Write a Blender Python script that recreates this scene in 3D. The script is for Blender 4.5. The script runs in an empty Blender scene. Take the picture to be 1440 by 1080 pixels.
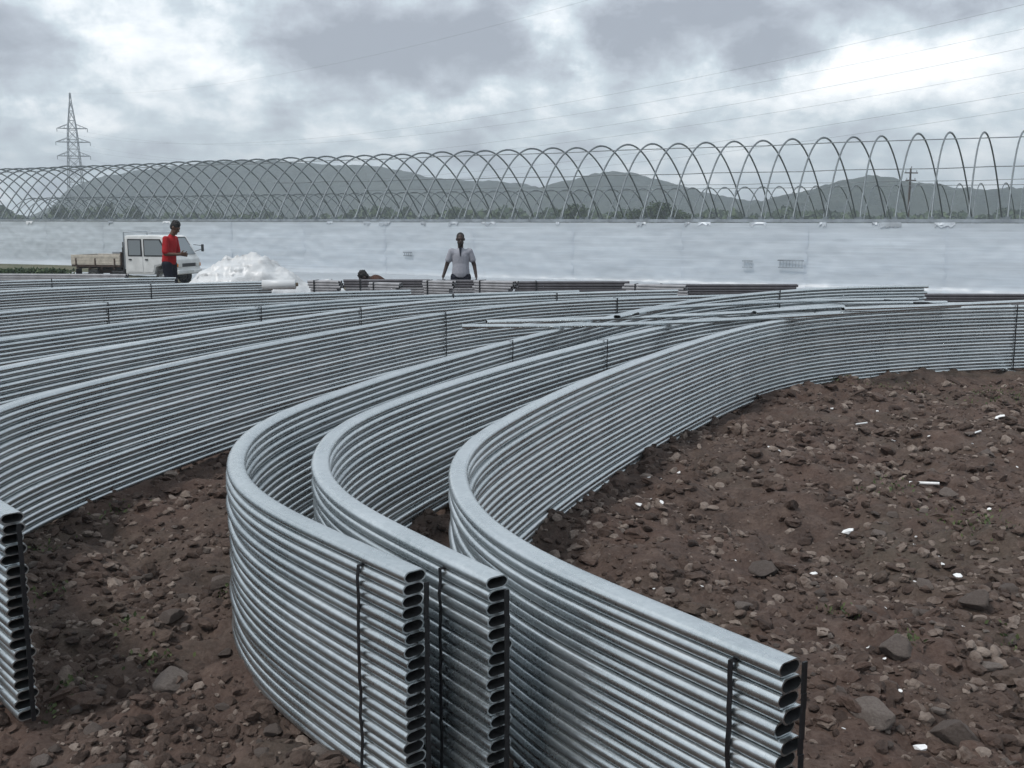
import bpy, bmesh, math, random
import numpy as np
from mathutils import Vector, Matrix

random.seed(7)
RNG = np.random.default_rng(7)
SC = bpy.context.scene
COL = SC.collection
PI = math.pi

# ------------------------------------------------------------------ camera
FPX = 1443.0
PITCH = math.atan((540 - 308) / FPX)
cam_d = bpy.data.cameras.new('camera')
cam = bpy.data.objects.new('camera', cam_d)
COL.objects.link(cam)
cam.location = (0, 0, 2.0)
cam.rotation_euler = (PI / 2 - PITCH, 0, 0)
cam_d.sensor_width = 36
cam_d.lens = 36 * FPX / 1440
cam_d.clip_start = .05
cam_d.clip_end = 6000
SC.camera = cam
SC.render.resolution_x, SC.render.resolution_y = 1024, 768

# ------------------------------------------------------------------ world: overcast sky with broken cloud
SUN_EL, SUN_AZ = math.radians(56), math.radians(236)      # azimuth clockwise from +y: behind the camera, to its left
W = bpy.data.worlds.new('World')
SC.world = W
W.use_nodes = True
nt = W.node_tree
nt.nodes.clear()
def N(t, **k):
    n = nt.nodes.new(t)
    for a, b in k.items():
        setattr(n, a, b)
    return n
def M(op, a, b=None, c=None):
    n = N('ShaderNodeMath', operation=op)
    for i, v in enumerate((a, b, c)):
        if v is None:
            continue
        if isinstance(v, (int, float)):
            n.inputs[i].default_value = v
        else:
            nt.links.new(v, n.inputs[i])
    return n.outputs[0]
SKY_STRENGTH = 0.1
out = N('ShaderNodeOutputWorld')
bg = N('ShaderNodeBackground')
bg.inputs['Strength'].default_value = SKY_STRENGTH
nt.links.new(bg.outputs[0], out.inputs[0])
sky = N('ShaderNodeTexSky', sky_type='NISHITA', sun_disc=False)
sky.sun_elevation = SUN_EL
sky.sun_rotation = SUN_AZ
tc = N('ShaderNodeTexCoord')
sep = N('ShaderNodeSeparateXYZ')
nt.links.new(tc.outputs['Generated'], sep.inputs[0])
dx, dy, dz = sep.outputs
az = M('ARCTAN2', dx, dy)
el = M('ARCSINE', dz)
zc = M('ADD', M('MAXIMUM', dz, 0.0), 0.42)
pl = N('ShaderNodeCombineXYZ')
nt.links.new(M('DIVIDE', dx, zc), pl.inputs[0])
nt.links.new(M('DIVIDE', dy, zc), pl.inputs[1])
def noise(vec, scale, detail, rough=.55, dist=0.0):
    n = N('ShaderNodeTexNoise')
    n.inputs['Scale'].default_value = scale
    n.inputs['Detail'].default_value = detail
    n.inputs['Roughness'].default_value = rough
    n.inputs['Distortion'].default_value = dist
    nt.links.new(vec, n.inputs['Vector'])
    return n
n1 = noise(pl.outputs[0], 2.6, 9, .56, .15)
n2 = noise(pl.outputs[0], 8.5, 9, .60, .2)
n3 = noise(tc.outputs['Generated'], 10.0, 8, .64)
s3 = N('ShaderNodeSeparateColor')
nt.links.new(n3.outputs['Color'], s3.inputs[0])
azw = M('ADD', az, M('MULTIPLY', M('SUBTRACT', s3.outputs[0], .5), .20))
elw = M('ADD', el, M('MULTIPLY', M('SUBTRACT', s3.outputs[1], .5), .11))
def lobe(px, py, sx, sy, w):
    a0 = math.atan((px - 720) / FPX)
    e0 = math.atan((308 - py) / FPX)
    qa = M('POWER', M('DIVIDE', M('SUBTRACT', azw, a0), sx / FPX), 2.0)
    qe = M('POWER', M('DIVIDE', M('SUBTRACT', elw, e0), sy / FPX), 2.0)
    return M('MULTIPLY', M('EXPONENT', M('MULTIPLY', M('ADD', qa, qe), -1.0)), w)
val = M('ADD', .475, M('MULTIPLY', M('SUBTRACT', n1.outputs[0], .5), 1.15))
val = M('ADD', val, M('MULTIPLY', M('SUBTRACT', n2.outputs[0], .5), 1.05))
for L in ((520, 60, 120, 70, -.42), (700, 95, 110, 38, -.30), (640, 30, 120, 40, -.16), (980, 55, 130, 50, -.46), (1100, 95, 70, 25, -.20), (1310, 15, 190, 34, -.34), (30, 100, 110, 75, -.30),
          (250, 60, 90, 80, .34), (340, 120, 110, 36, .22), (790, 25, 45, 40, .20), (1280, 125, 190, 34, .46), (830, 95, 36, 50, .22), (960, 150, 80, 30, .20), (1075, 150, 40, 40, .22),
          (110, 175, 160, 20, .26), (640, 175, 130, 22, .20), (1100, 235, 420, 36, .08), (430, 165, 90, 30, -.08), (300, 205, 200, 18, .08)):
    val = M('ADD', val, lobe(*L))
ramp = N('ShaderNodeValToRGB')
nt.links.new(val, ramp.inputs[0])
cr = ramp.color_ramp
cr.elements[0].position, cr.elements[0].color = 0.12, (.255, .275, .315, 1)
cr.elements[1].position, cr.elements[1].color = 0.86, (.90, .91, .915, 1)
for p_, c_ in ((.32, (.36, .39, .435)), (.50, (.475, .535, .575)), (.66, (.68, .715, .74))):
    e_ = cr.elements.new(p_)
    e_.color = (*c_, 1)
mul = N('ShaderNodeVectorMath', operation='SCALE')
nt.links.new(ramp.outputs[0], mul.inputs[0])
mul.inputs['Scale'].default_value = 1.10 / SKY_STRENGTH
mixs = N('ShaderNodeMix', data_type='RGBA')
mixs.inputs['Factor'].default_value = .93
nt.links.new(sky.outputs[0], mixs.inputs['A'])
nt.links.new(mul.outputs[0], mixs.inputs['B'])
nt.links.new(mixs.outputs['Result'], bg.inputs['Color'])

# ------------------------------------------------------------------ sun (behind thin cloud)
sd = bpy.data.lights.new('sun', 'SUN')
sd.energy = 1.5
sd.angle = math.radians(11)
sd.color = (1.0, .965, .92)
so = bpy.data.objects.new('sun', sd)
COL.objects.link(so)
dirv = Vector((math.sin(SUN_AZ) * math.cos(SUN_EL), math.cos(SUN_AZ) * math.cos(SUN_EL), math.sin(SUN_EL)))
so.rotation_euler = dirv.to_track_quat('Z', 'Y').to_euler()
so.location = (0, 0, 60)

# ------------------------------------------------------------------ exposure
VS = SC.view_settings
SC.display_settings.display_device = 'sRGB'
VS.view_transform = 'Standard'
VS.look = 'None'
VS.gamma = 1
VS.use_curve_mapping = False
VS.exposure = 0.55

# ------------------------------------------------------------------ material helpers
class Mat:
    def __init__(self, name):
        self.m = bpy.data.materials.new(name)
        self.m.use_nodes = True
        self.t = self.m.node_tree
        self.b = self.t.nodes['Principled BSDF']
    def n(self, t, **k):
        x = self.t.nodes.new(t)
        for a, b in k.items():
            setattr(x, a, b)
        return x
    def l(self, a, b):
        self.t.links.new(a, b)
    def set(self, **k):
        for a, v in k.items():
            self.b.inputs[a.replace('_', ' ')].default_value = v
        return self
    def noise(self, scale, detail=4, rough=.55, coord='Object', dist=0.0, vec=None):
        x = self.n('ShaderNodeTexNoise')
        x.inputs['Scale'].default_value = scale
        x.inputs['Detail'].default_value = detail
        x.inputs['Roughness'].default_value = rough
        x.inputs['Distortion'].default_value = dist
        if vec is None:
            if coord == 'World':
                vec = self.n('ShaderNodeNewGeometry').outputs['Position']
            else:
                vec = self.n('ShaderNodeTexCoord').outputs[coord]
        self.l(vec, x.inputs['Vector'])
        return x.outputs[0]
    def ramp(self, fac, stops):
        r = self.n('ShaderNodeValToRGB')
        e = r.color_ramp.elements
        e[0].position, e[0].color = stops[0][0], (*stops[0][1], 1)
        e[1].position, e[1].color = stops[-1][0], (*stops[-1][1], 1)
        for p, c in stops[1:-1]:
            q = e.new(p)
            q.color = (*c, 1)
        self.l(fac, r.inputs[0])
        return r.outputs[0]
    def mixc(self, fac, a, b, blend='MIX'):
        x = self.n('ShaderNodeMix', data_type='RGBA', blend_type=blend)
        for s, v in (('Factor', fac), ('A', a), ('B', b)):
            if isinstance(v, (int, float)):
                x.inputs[s].default_value = v
            elif isinstance(v, tuple):
                x.inputs[s].default_value = (*v, 1)
            else:
                self.l(v, x.inputs[s])
        return x.outputs['Result']
    def math(self, op, a, b):
        x = self.n('ShaderNodeMath', operation=op)
        for i, v in enumerate((a, b)):
            if isinstance(v, (int, float)):
                x.inputs[i].default_value = v
            else:
                self.l(v, x.inputs[i])
        return x.outputs[0]
    def bump(self, h, strength=.3, dist=.02):
        x = self.n('ShaderNodeBump')
        x.inputs['Strength'].default_value = strength
        x.inputs['Distance'].default_value = dist
        self.l(h, x.inputs['Height'])
        self.l(x.outputs[0], self.b.inputs['Normal'])
    def base(self, s):
        self.l(s, self.b.inputs['Base Color'])

def simple(name, col, rough=.6, metal=0.0, var=.25, scale=12.0, spec=.4):
    m = Mat(name)
    nz = m.noise(scale, 5)
    lo = tuple(c * (1 - var) for c in col)
    hi = tuple(min(1, c * (1 + var)) for c in col)
    m.base(m.ramp(nz, [(.3, lo), (.7, hi)]))
    m.set(Roughness=rough, Metallic=metal, Specular_IOR_Level=spec)
    return m.m

def galvanised():
    m = Mat('galvanised_steel')
    geo = m.n('ShaderNodeNewGeometry').outputs['Position']
    spang = m.n('ShaderNodeTexVoronoi')
    spang.inputs['Scale'].default_value = 70
    m.l(geo, spang.inputs['Vector'])
    sc = m.n('ShaderNodeSeparateColor')
    m.l(spang.outputs['Color'], sc.inputs[0])
    big = m.noise(2.2, 6, .6, vec=geo)
    fine = m.noise(26, 6, .65, vec=geo)
    rnd = m.n('ShaderNodeObjectInfo').outputs['Random']
    v = m.math('ADD', m.math('MULTIPLY', big, .45), m.math('MULTIPLY', fine, .25))
    v = m.math('ADD', v, m.math('MULTIPLY', sc.outputs[0], .09))
    v = m.math('ADD', v, m.math('MULTIPLY', rnd, .22))
    c = m.ramp(v, [(.20, (.34, .37, .39)), (.48, (.53, .565, .58)), (.80, (.76, .785, .795))])
    # white rust and dark handling stains
    st = m.ramp(m.noise(7.0, 7, .7, vec=geo, dist=.6), [(.58, (0, 0, 0)), (.78, (1, 1, 1))])
    c = m.mixc(m.math('MULTIPLY', st, .18), c, (.20, .21, .215))
    m.base(c)
    m.set(Metallic=.96, Specular_IOR_Level=.5)
    r = m.math('ADD', m.math('MULTIPLY', big, .28), m.math('MULTIPLY', sc.outputs[1], .04))
    m.l(m.math('ADD', r, .13), m.b.inputs['Roughness'])
    m.bump(m.noise(5.0, 3, .5, vec=geo), .05, .02)
    return m.m

def soil():
    m = Mat('damp_soil')
    p = m.n('ShaderNodeNewGeometry').outputs['Position']
    a = m.noise(.9, 6, .6, vec=p)
    b = m.noise(7, 8, .7, vec=p)
    g = m.noise(.55, 5, .65, vec=p, dist=.5)
    fine = m.noise(48, 6, .7, vec=p)
    c = m.ramp(b, [(.25, (.022, .014, .011)), (.5, (.078, .050, .039)), (.75, (.175, .125, .100))])
    c = m.mixc(m.ramp(a, [(.42, (0, 0, 0)), (.66, (1, 1, 1))]), c, m.mixc(.5, c, (.110, .058, .042)))
    c = m.mixc(m.math('MULTIPLY', m.ramp(g, [(.50, (0, 0, 0)), (.68, (1, 1, 1))]), .5), c, (.066, .066, .048))
    c = m.mixc(.35, c, m.ramp(fine, [(.35, (.020, .015, .014)), (.7, (.150, .118, .104))]))
    # paler trampled field beyond the stacks
    sp = m.n('ShaderNodeSeparateXYZ')
    m.l(p, sp.inputs[0])
    far = m.n('ShaderNodeMapRange')
    far.inputs['From Min'].default_value = 18
    far.inputs['From Max'].default_value = 60
    m.l(sp.outputs[1], far.inputs['Value'])
    c = m.mixc(far.outputs[0], c, m.ramp(a, [(.35, (.07, .085, .045)), (.65, (.13, .12, .08))]))
    m.base(c)
    m.set(Roughness=.88, Specular_IOR_Level=.3)
    m.bump(m.math('ADD', m.math('MULTIPLY', b, .6), m.math('MULTIPLY', fine, .5)), .9, .03)
    return m.m

def stone(name, lo, mid, hi, island=False):
    m = Mat(name)
    p = m.n('ShaderNodeTexCoord').outputs['Object']
    b = m.noise(9, 7, .68, vec=p)
    f = m.noise(60, 6, .7, vec=p)
    rnd = m.n('ShaderNodeNewGeometry').outputs['Random Per Island'] if island else m.n('ShaderNodeObjectInfo').outputs['Random']
    v = m.math('ADD', m.math('MULTIPLY', b, .55), m.math('MULTIPLY', rnd, .36))
    v = m.math('ADD', v, m.math('MULTIPLY', f, .14))
    c = m.ramp(v, [(.22, lo), (.55, mid), (.86, hi)])
    m.base(c)
    m.set(Roughness=.85, Specular_IOR_Level=.3)
    m.bump(m.math('ADD', b, f), .9, .02)
    return m.m

def film(name='white_film', col=(.80, .83, .86), trans=.35):
    m = Mat(name)
    p = m.n('ShaderNodeNewGeometry').outputs['Position']
    mp = m.n('ShaderNodeMapping')
    mp.inputs['Scale'].default_value = (.35, .35, 2.6)
    m.l(p, mp.inputs['Vector'])
    a = m.noise(1.0, 7, .6, vec=mp.outputs[0])
    d = m.noise(3.0, 7, .7, vec=p, dist=.4)
    c = m.ramp(a, [(.3, tuple(x * .80 for x in col)), (.7, col)])
    mp2 = m.n('ShaderNodeMapping')
    mp2.inputs['Scale'].default_value = (.12, .12, 9.0)
    m.l(p, mp2.inputs['Vector'])
    c = m.mixc(m.math('MULTIPLY', m.ramp(m.noise(1.0, 5, .6, vec=mp2.outputs[0]), [(.52, (0, 0, 0)), (.66, (1, 1, 1))]), .35), c, tuple(min(1, x * 1.2) for x in col))
    c = m.mixc(m.math('MULTIPLY', m.ramp(d, [(.60, (0, 0, 0)), (.78, (1, 1, 1))]), .30), c, (.50, .51, .52))
    m.base(c)
    m.set(Roughness=.34, Specular_IOR_Level=.55)
    m.bump(a, .35, .08)
    tr = m.n('ShaderNodeBsdfTranslucent')
    m.l(c, tr.inputs[0])
    mx = m.n('ShaderNodeMixShader')
    mx.inputs[0].default_value = trans
    m.l(m.b.outputs[0], mx.inputs[1])
    m.l(tr.outputs[0], mx.inputs[2])
    m.l(mx.outputs[0], m.t.nodes['Material Output'].inputs[0])
    return m.m

def glass():
    m = Mat('window_glass')
    m.set(Base_Color=(.20, .23, .25, 1), Roughness=.04, Specular_IOR_Level=.8)
    return m.m

def woods(name, lo, hi):
    m = Mat(name)
    p = m.n('ShaderNodeNewGeometry').outputs['Position']
    a = m.noise(.02, 8, .65, vec=p)
    b = m.noise(.16, 5, .7, vec=p)
    c = m.ramp(m.math('ADD', m.math('MULTIPLY', a, .5), m.math('MULTIPLY', b, .5)), [(.35, lo), (.65, hi)])
    m.base(c)
    m.set(Roughness=.95, Specular_IOR_Level=.1)
    m.bump(b, 1.0, 6.0)
    return m.m

def leaf(name, lo, hi):
    m = Mat(name)
    r = m.n('ShaderNodeNewGeometry').outputs['Random Per Island']
    m.base(m.ramp(r, [(0, lo), (1, hi)]))
    m.set(Roughness=.7, Specular_IOR_Level=.3)
    return m.m

MT = dict(
    zinc=galvanised(),
    bore_shade=simple('tube_bore_shade', (.055, .056, .058), .7, .3, .3, 20),  # shade inside the open tubes, painted in as a darker, duller steel
    soil=soil(),
    rock=stone('rock', (.085, .066, .058), (.195, .158, .140), (.36, .315, .285)),
    clod=stone('clod', (.022, .014, .012), (.100, .069, .056), (.40, .335, .29), True),
    scrap=simple('white_scrap', (.74, .74, .74), .6, var=.12),
    strap=simple('black_strap', (.012, .012, .014), .45, var=.3),
    film=film(col=(.68, .735, .795)),
    heap=film('crumpled_film', (.84, .86, .88), .25),
    rib=simple('rib_steel', (.20, .225, .24), .5, .6, .2, 3),
    pale_pipe=simple('weathered_pipe_steel', (.30, .30, .315), .6, .25, .2, 6),
    dark_pipe=simple('dull_pipe_steel', (.115, .110, .120), .5, .5, .25, 6),
    gutter=simple('gutter_steel', (.32, .35, .38), .5, .6, .3, 2),
    pylon=simple('pylon_steel', (.20, .22, .24), .6, .3, .15, .5),
    cable=simple('cable', (.10, .11, .12), .6, 0, .1),
    paint=simple('white_vehicle_paint', (.60, .61, .61), .35, 0, .16, 2.2, .5),
    bedpaint=simple('cream_bed_board', (.46, .42, .36), .6, 0, .2, 6),
    rust=simple('rusty_underside', (.060, .036, .026), .85, 0, .4, 8),
    black=simple('black_plastic', (.016, .016, .018), .5, 0, .2),
    rubber=simple('tyre_rubber', (.020, .020, .021), .85, 0, .25),
    rim=simple('wheel_steel', (.32, .33, .34), .45, .5, .2),
    lamp=simple('lamp_lens', (.55, .56, .55), .15, 0, .1),
    amber=simple('amber_lens', (.55, .20, .03), .2, 0, .1),
    glass=glass(),
    skin=simple('brown_skin', (.110, .058, .038), .55, 0, .15, 20),
    skin_dark=simple('dark_skin', (.040, .025, .021), .55, 0, .15, 20),
    hair=simple('black_hair', (.010, .009, .009), .7, 0, .3, 60),
    red=simple('red_cotton', (.33, .016, .020), .85, 0, .16, 14, .15),
    grey=simple('grey_marl_cotton', (.30, .305, .345), .9, 0, .12, 40, .15),
    navy=simple('navy_cotton', (.014, .015, .024), .9, 0, .25, 14, .15),
    brown=simple('brown_cotton', (.060, .032, .025), .9, 0, .2, 14, .15),
    leather=simple('shoe_leather', (.03, .024, .02), .6, 0, .2),
    hills=woods('hill_woods', (.012, .022, .018), (.070, .084, .060)),
    leaf=leaf('leaf', (.022, .045, .018), (.065, .095, .035)),
    weed=leaf('weed_leaf', (.040, .065, .024), (.110, .130, .055)),
    bark=simple('bark', (.06, .045, .035), .9, 0, .3, 5),
    timber=simple('timber', (.16, .12, .085), .85, 0, .3, 9),
)

# ------------------------------------------------------------------ from a reading in the photograph to a place in the world
def zt(py, D): return 2 - D * math.tan(PITCH + math.atan((py - 540) / FPX))
def bx(px, D, z=.9): return (px - 720) / FPX * (D * math.cos(PITCH) + (2 - z) * math.sin(PITCH))

# ------------------------------------------------------------------ object helpers
def mesh_from(name, verts, faces, mat=None, smooth=False):
    me = bpy.data.meshes.new(name)
    me.from_pydata([tuple(v) for v in verts], [], faces)
    if smooth is True:
        me.polygons.foreach_set('use_smooth', [True] * len(me.polygons))
    elif smooth is not False:
        me.polygons.foreach_set('use_smooth', smooth)
    if mat:
        for m in (mat if isinstance(mat, (list, tuple)) else [mat]):
            me.materials.append(m)
    me.update()
    return me
def fast_mesh(name, V, F, mat, smooth=False):
    """numpy arrays, all faces with the same number of corners"""
    me = bpy.data.meshes.new(name)
    k = F.shape[1]
    me.vertices.add(len(V))
    me.vertices.foreach_set('co', V.astype(np.float32).ravel())
    me.loops.add(F.size)
    me.loops.foreach_set('vertex_index', F.astype(np.int32).ravel())
    me.polygons.add(len(F))
    me.polygons.foreach_set('loop_start', np.arange(0, F.size, k, dtype=np.int32))
    me.polygons.foreach_set('loop_total', np.full(len(F), k, dtype=np.int32))
    me.polygons.foreach_set('use_smooth', np.full(len(F), smooth))
    me.update(calc_edges=True)
    me.materials.append(mat)
    return me
def link(name, me, parent=None, loc=(0, 0, 0), rot=(0, 0, 0), scale=None):
    o = bpy.data.objects.new(name, me)
    COL.objects.link(o)
    o.location = loc
    o.rotation_euler = rot
    if scale is not None:
        o.scale = scale if hasattr(scale, '__len__') else (scale,) * 3
    if parent is not None:
        o.parent = parent
    return o
def tag(o, label=None, cat=None, group=None, kind=None):
    if label: o['label'] = label
    if cat: o['category'] = cat
    if group: o['group'] = group
    if kind: o['kind'] = kind
    return o
def thing(name, label, cat, loc=(0, 0, 0), rz=0.0, group=None):
    o = bpy.data.objects.new(name, None)
    COL.objects.link(o)
    o.empty_display_size = .2
    o.location = loc
    o.rotation_euler = (0, 0, rz)
    return tag(o, label, cat, group)

class MB:
    """collects shapes into one mesh"""
    def __init__(self):
        self.v, self.f, self.s = [], [], []
    def add(self, vs, fs, smooth=False):
        o = len(self.v)
        self.v += [tuple(p) for p in vs]
        self.f += [tuple(i + o for i in q) for q in fs]
        self.s += [smooth] * len(fs)
    def box(self, c, size, R=None, bev=0.0):
        hx, hy, hz = (s / 2 for s in size)
        if bev:
            b = min(bev, hx * .9, hy * .9, hz * .9)
            bm = bmesh.new()
            bmesh.ops.create_cube(bm, size=1)
            for v in bm.verts:
                v.co = Vector((v.co.x * size[0], v.co.y * size[1], v.co.z * size[2]))
            bmesh.ops.bevel(bm, geom=bm.edges[:], offset=b, segments=2, affect='EDGES', profile=.5)
            vs = [v.co.copy() for v in bm.verts]
            for i, v in enumerate(bm.verts): v.index = i
            fs = [[v.index for v in f.verts] for f in bm.faces]
            bm.free()
        else:
            vs = [Vector((x, y, z)) for x in (-hx, hx) for y in (-hy, hy) for z in (-hz, hz)]
            fs = [(0, 1, 3, 2), (4, 6, 7, 5), (0, 4, 5, 1), (2, 3, 7, 6), (0, 2, 6, 4), (1, 5, 7, 3)]
        c = Vector(c)
        if R is not None:
            vs = [R @ v for v in vs]
        self.add([v + c for v in vs], fs)
        return self
    def rod(self, a, b, r, n=6, r2=None):
        a, b = Vector(a), Vector(b)
        q = (b - a).to_track_quat('Z', 'Y')
        r2 = r if r2 is None else r2
        ring = [(math.cos(2 * PI * i / n), math.sin(2 * PI * i / n)) for i in range(n)]
        vs = [a + q @ Vector((x * r, y * r, 0)) for x, y in ring] + [b + q @ Vector((x * r2, y * r2, 0)) for x, y in ring]
        self.add(vs, [(i, (i + 1) % n, n + (i + 1) % n, n + i) for i in range(n)], True)
        self.add(vs[:n], [tuple(range(n))[::-1]])
        self.add(vs[n:], [tuple(range(n))])
        return self
    def tube(self, pts, r, n=6):
        pts = [Vector(p) for p in pts]
        vs, fs = [], []
        for i, p in enumerate(pts):
            d = (pts[min(i + 1, len(pts) - 1)] - pts[max(i - 1, 0)]).normalized()
            u = d.cross(Vector((0, 0, 1)))
            u = u.normalized() if u.length > 1e-4 else Vector((1, 0, 0))
            w = u.cross(d)
            vs += [p + u * r * math.cos(2 * PI * k / n) + w * r * math.sin(2 * PI * k / n) for k in range(n)]
        for i in range(len(pts) - 1):
            for k in range(n):
                fs.append((i * n + k, i * n + (k + 1) % n, (i + 1) * n + (k + 1) % n, (i + 1) * n + k))
        self.add(vs, fs, True)
        self.add(vs[:n], [tuple(range(n))[::-1]])
        self.add(vs[-n:], [tuple(range(n))])
        return self
    def lathe(self, prof, axis_o, axis_d, n=24):
        o, d = Vector(axis_o), Vector(axis_d).normalized()
        q = d.to_track_quat('Z', 'Y')
        vs = [o + q @ Vector((r * math.cos(2 * PI * k / n), r * math.sin(2 * PI * k / n), h)) for r, h in prof for k in range(n)]
        fs = [(i * n + k, i * n + (k + 1) % n, (i + 1) * n + (k + 1) % n, (i + 1) * n + k) for i in range(len(prof) - 1) for k in range(n)]
        self.add(vs, fs, True)
        return self
    def prism(self, poly, y0, y1):
        """poly in (x, z), extruded along y"""
        n = len(poly)
        vs = [(x, y0, z) for x, z in poly] + [(x, y1, z) for x, z in poly]
        self.add(vs, [tuple(range(n)), tuple(range(n, 2 * n))[::-1]] + [(i, n + i, n + (i + 1) % n, (i + 1) % n) for i in range(n)])
        return self
    def build(self, name, mat, parent=None, loc=(0, 0, 0), rot=(0, 0, 0)):
        me = mesh_from(name, self.v, self.f, mat, self.s)
        bm = bmesh.new(); bm.from_mesh(me)
        bmesh.ops.recalc_face_normals(bm, faces=bm.faces)
        bm.to_mesh(me); bm.free()
        return link(name, me, parent, loc, rot)

# ------------------------------------------------------------------ terrain height (numpy gradient noise)
_perm = np.random.default_rng(11).permutation(512)
_perm = np.concatenate([_perm, _perm])
_gr = np.random.default_rng(12).random(512) * 2 * PI
def gnoise(x, y):
    xi, yi = np.floor(x).astype(int), np.floor(y).astype(int)
    fx, fy = x - xi, y - yi
    u, v = fx * fx * fx * (fx * (fx * 6 - 15) + 10), fy * fy * fy * (fy * (fy * 6 - 15) + 10)
    def g(ix, iy, ax, ay):
        h = _gr[_perm[(_perm[ix & 511] + iy) & 511]]
        return np.cos(h) * ax + np.sin(h) * ay
    a, b = g(xi, yi, fx, fy), g(xi + 1, yi, fx - 1, fy)
    c, d = g(xi, yi + 1, fx, fy - 1), g(xi + 1, yi + 1, fx - 1, fy - 1)
    return (a + u * (b - a)) * (1 - v) + (c + u * (d - c)) * v
def sstep(t):
    t = np.clip(t, 0, 1)
    return t * t * (3 - 2 * t)
def height(x, y):
    x, y = np.asarray(x, float), np.asarray(y, float)
    base = -.65 * sstep((y - 22) / 11)
    base = base + .12 * np.exp(-((x + 7.1) / 1.2) ** 2 - ((y - 21.6) / 1.0) ** 2)
    near = 1 - sstep((y - 16) / 10)
    h = .14 * gnoise(x / 1.5 + 3.1, y / 1.5) + .05 * (1 - 2 * np.abs(gnoise((x * .8 + y * .6) / .5 + 1, (y * .8 - x * .6) / 1.6))) + .100 * gnoise(x / .55, y / .55 + 7.7) + .075 * gnoise(x / .22 + 5, y / .22)
    r = 1 - np.abs(gnoise(x / .13 + 9, y / .13 + 2)) * 2
    h = h + .020 * r + .034 * gnoise(x / .085, y / .085 + 4)
    right = sstep((x - 1.2) / 2.0) * sstep((y - 4) / 3) * (1 - sstep((y - 10.5) / 2.0))
    h = h + .05 * right
    far = .12 * gnoise(x / 9, y / 9) * sstep((y - 26) / 20)
    return base + near * (h - .05) + far

def axis(lo, hi, step, far, n):
    core = np.arange(lo, hi + step / 2, step)
    g = np.geomspace(1, 1 + far - abs(hi), n)[1:] if False else None
    up = hi + (far - hi) * (np.linspace(0, 1, n)[1:] ** 3.2) + step * np.arange(1, n)
    dn = lo - (far + lo) * (np.linspace(0, 1, n)[1:] ** 3.2) - step * np.arange(1, n)
    return np.concatenate([dn[::-1], core, up])
gx = axis(-4.6, 8.2, .034, 1200, 60)
gy_core = np.arange(1.3, 14.2, .034)
gy = np.concatenate([np.array([-880., -600, -420, -300, -200, -140, -90, -60, -40, -26, -16, -10, -6, -3.5, -2, -.8, .2, .8]), gy_core, 14.2 + np.arange(1, 90) * .04 + 1100 * (np.linspace(0, 1, 90)[1:] ** 3.4)])
X, Y = np.meshgrid(gx, gy)
V = np.stack([X.ravel(), Y.ravel(), height(X.ravel(), Y.ravel())], 1)
nx_, ny_ = len(gx), len(gy)
ii = np.arange(nx_ * ny_).reshape(ny_, nx_)
F = np.stack([ii[:-1, :-1].ravel(), ii[:-1, 1:].ravel(), ii[1:, 1:].ravel(), ii[1:, :-1].ravel()], 1)
ground = link('ground', fast_mesh('ground', V, F, MT['soil'], True))
tag(ground, 'dark brown churned earth with clods under the tube stacks', kind='structure')

# ------------------------------------------------------------------ hills
def hill(name, ridge, D, depth, seed, label):
    px = np.linspace(-260, 1760, 340)
    hp = np.interp(px, [r[0] for r in ridge], [308 - r[1] for r in ridge])
    hp = hp + 2.2 * gnoise(px / 26 + seed, px * 0 + .3) + 1.6 * gnoise(px / 9 + seed, px * 0 + 1.7) + 1.2 * gnoise(px / 4 + seed, px * 0 + 2.2)
    hm = hp * D / FPX + 2.0
    t = np.linspace(-1, 1, 46)
    prof = np.cos(t * PI / 2) ** 1.3
    XX = ((px - 720) / FPX * D * math.cos(PITCH))[None, :] * (1 + t[:, None] * depth / D)
    YY = D + t[:, None] * depth + 0 * XX
    ZZ = -1.2 + (hm[None, :] + 1.2) * prof[:, None]
    ZZ = ZZ + prof[:, None] * (1 - prof[:, None]) * 22 * gnoise(XX / 70 + seed, YY / 70) + 1.6 * gnoise(XX / 7, YY / 7) * prof[:, None] ** .5
    V = np.stack([XX.ravel(), YY.ravel(), ZZ.ravel()], 1)
    n, m = XX.shape
    ii = np.arange(n * m).reshape(n, m)
    F = np.stack([ii[:-1, :-1].ravel(), ii[:-1, 1:].ravel(), ii[1:, 1:].ravel(), ii[1:, :-1].ravel()], 1)
    return tag(link(name, fast_mesh(name, V, F, MT['hills'], True)), label, kind='structure')
hill('hills', [(-300, 300), (40, 306), (75, 290), (100, 266), (140, 252), (200, 242), (270, 234), (320, 231), (380, 228), (430, 233), (480, 236), (510, 235), (560, 241),
               (600, 251), (650, 256), (700, 257), (740, 262), (790, 275), (900, 290), (1760, 300)], 760, 160, 2.0, 'wooded blue grey hills behind the greenhouse frames at left')
hill('hills', [(-300, 306), (560, 304), (700, 285), (770, 262), (830, 249), (860, 243), (890, 247), (940, 258), (985, 271), (1050, 283), (1100, 284), (1200, 292), (1760, 300)], 680, 120, 7.0,
     'lower wooded ridge behind the middle of the frames')
hill('hills', [(-300, 306), (980, 304), (1050, 292), (1090, 278), (1140, 268), (1180, 257), (1215, 250), (1240, 251), (1280, 259), (1330, 263), (1380, 268), (1440, 266), (1520, 256), (1760, 262)], 560, 110, 13.0,
     'nearer wooded hill behind the frames at right')

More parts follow.
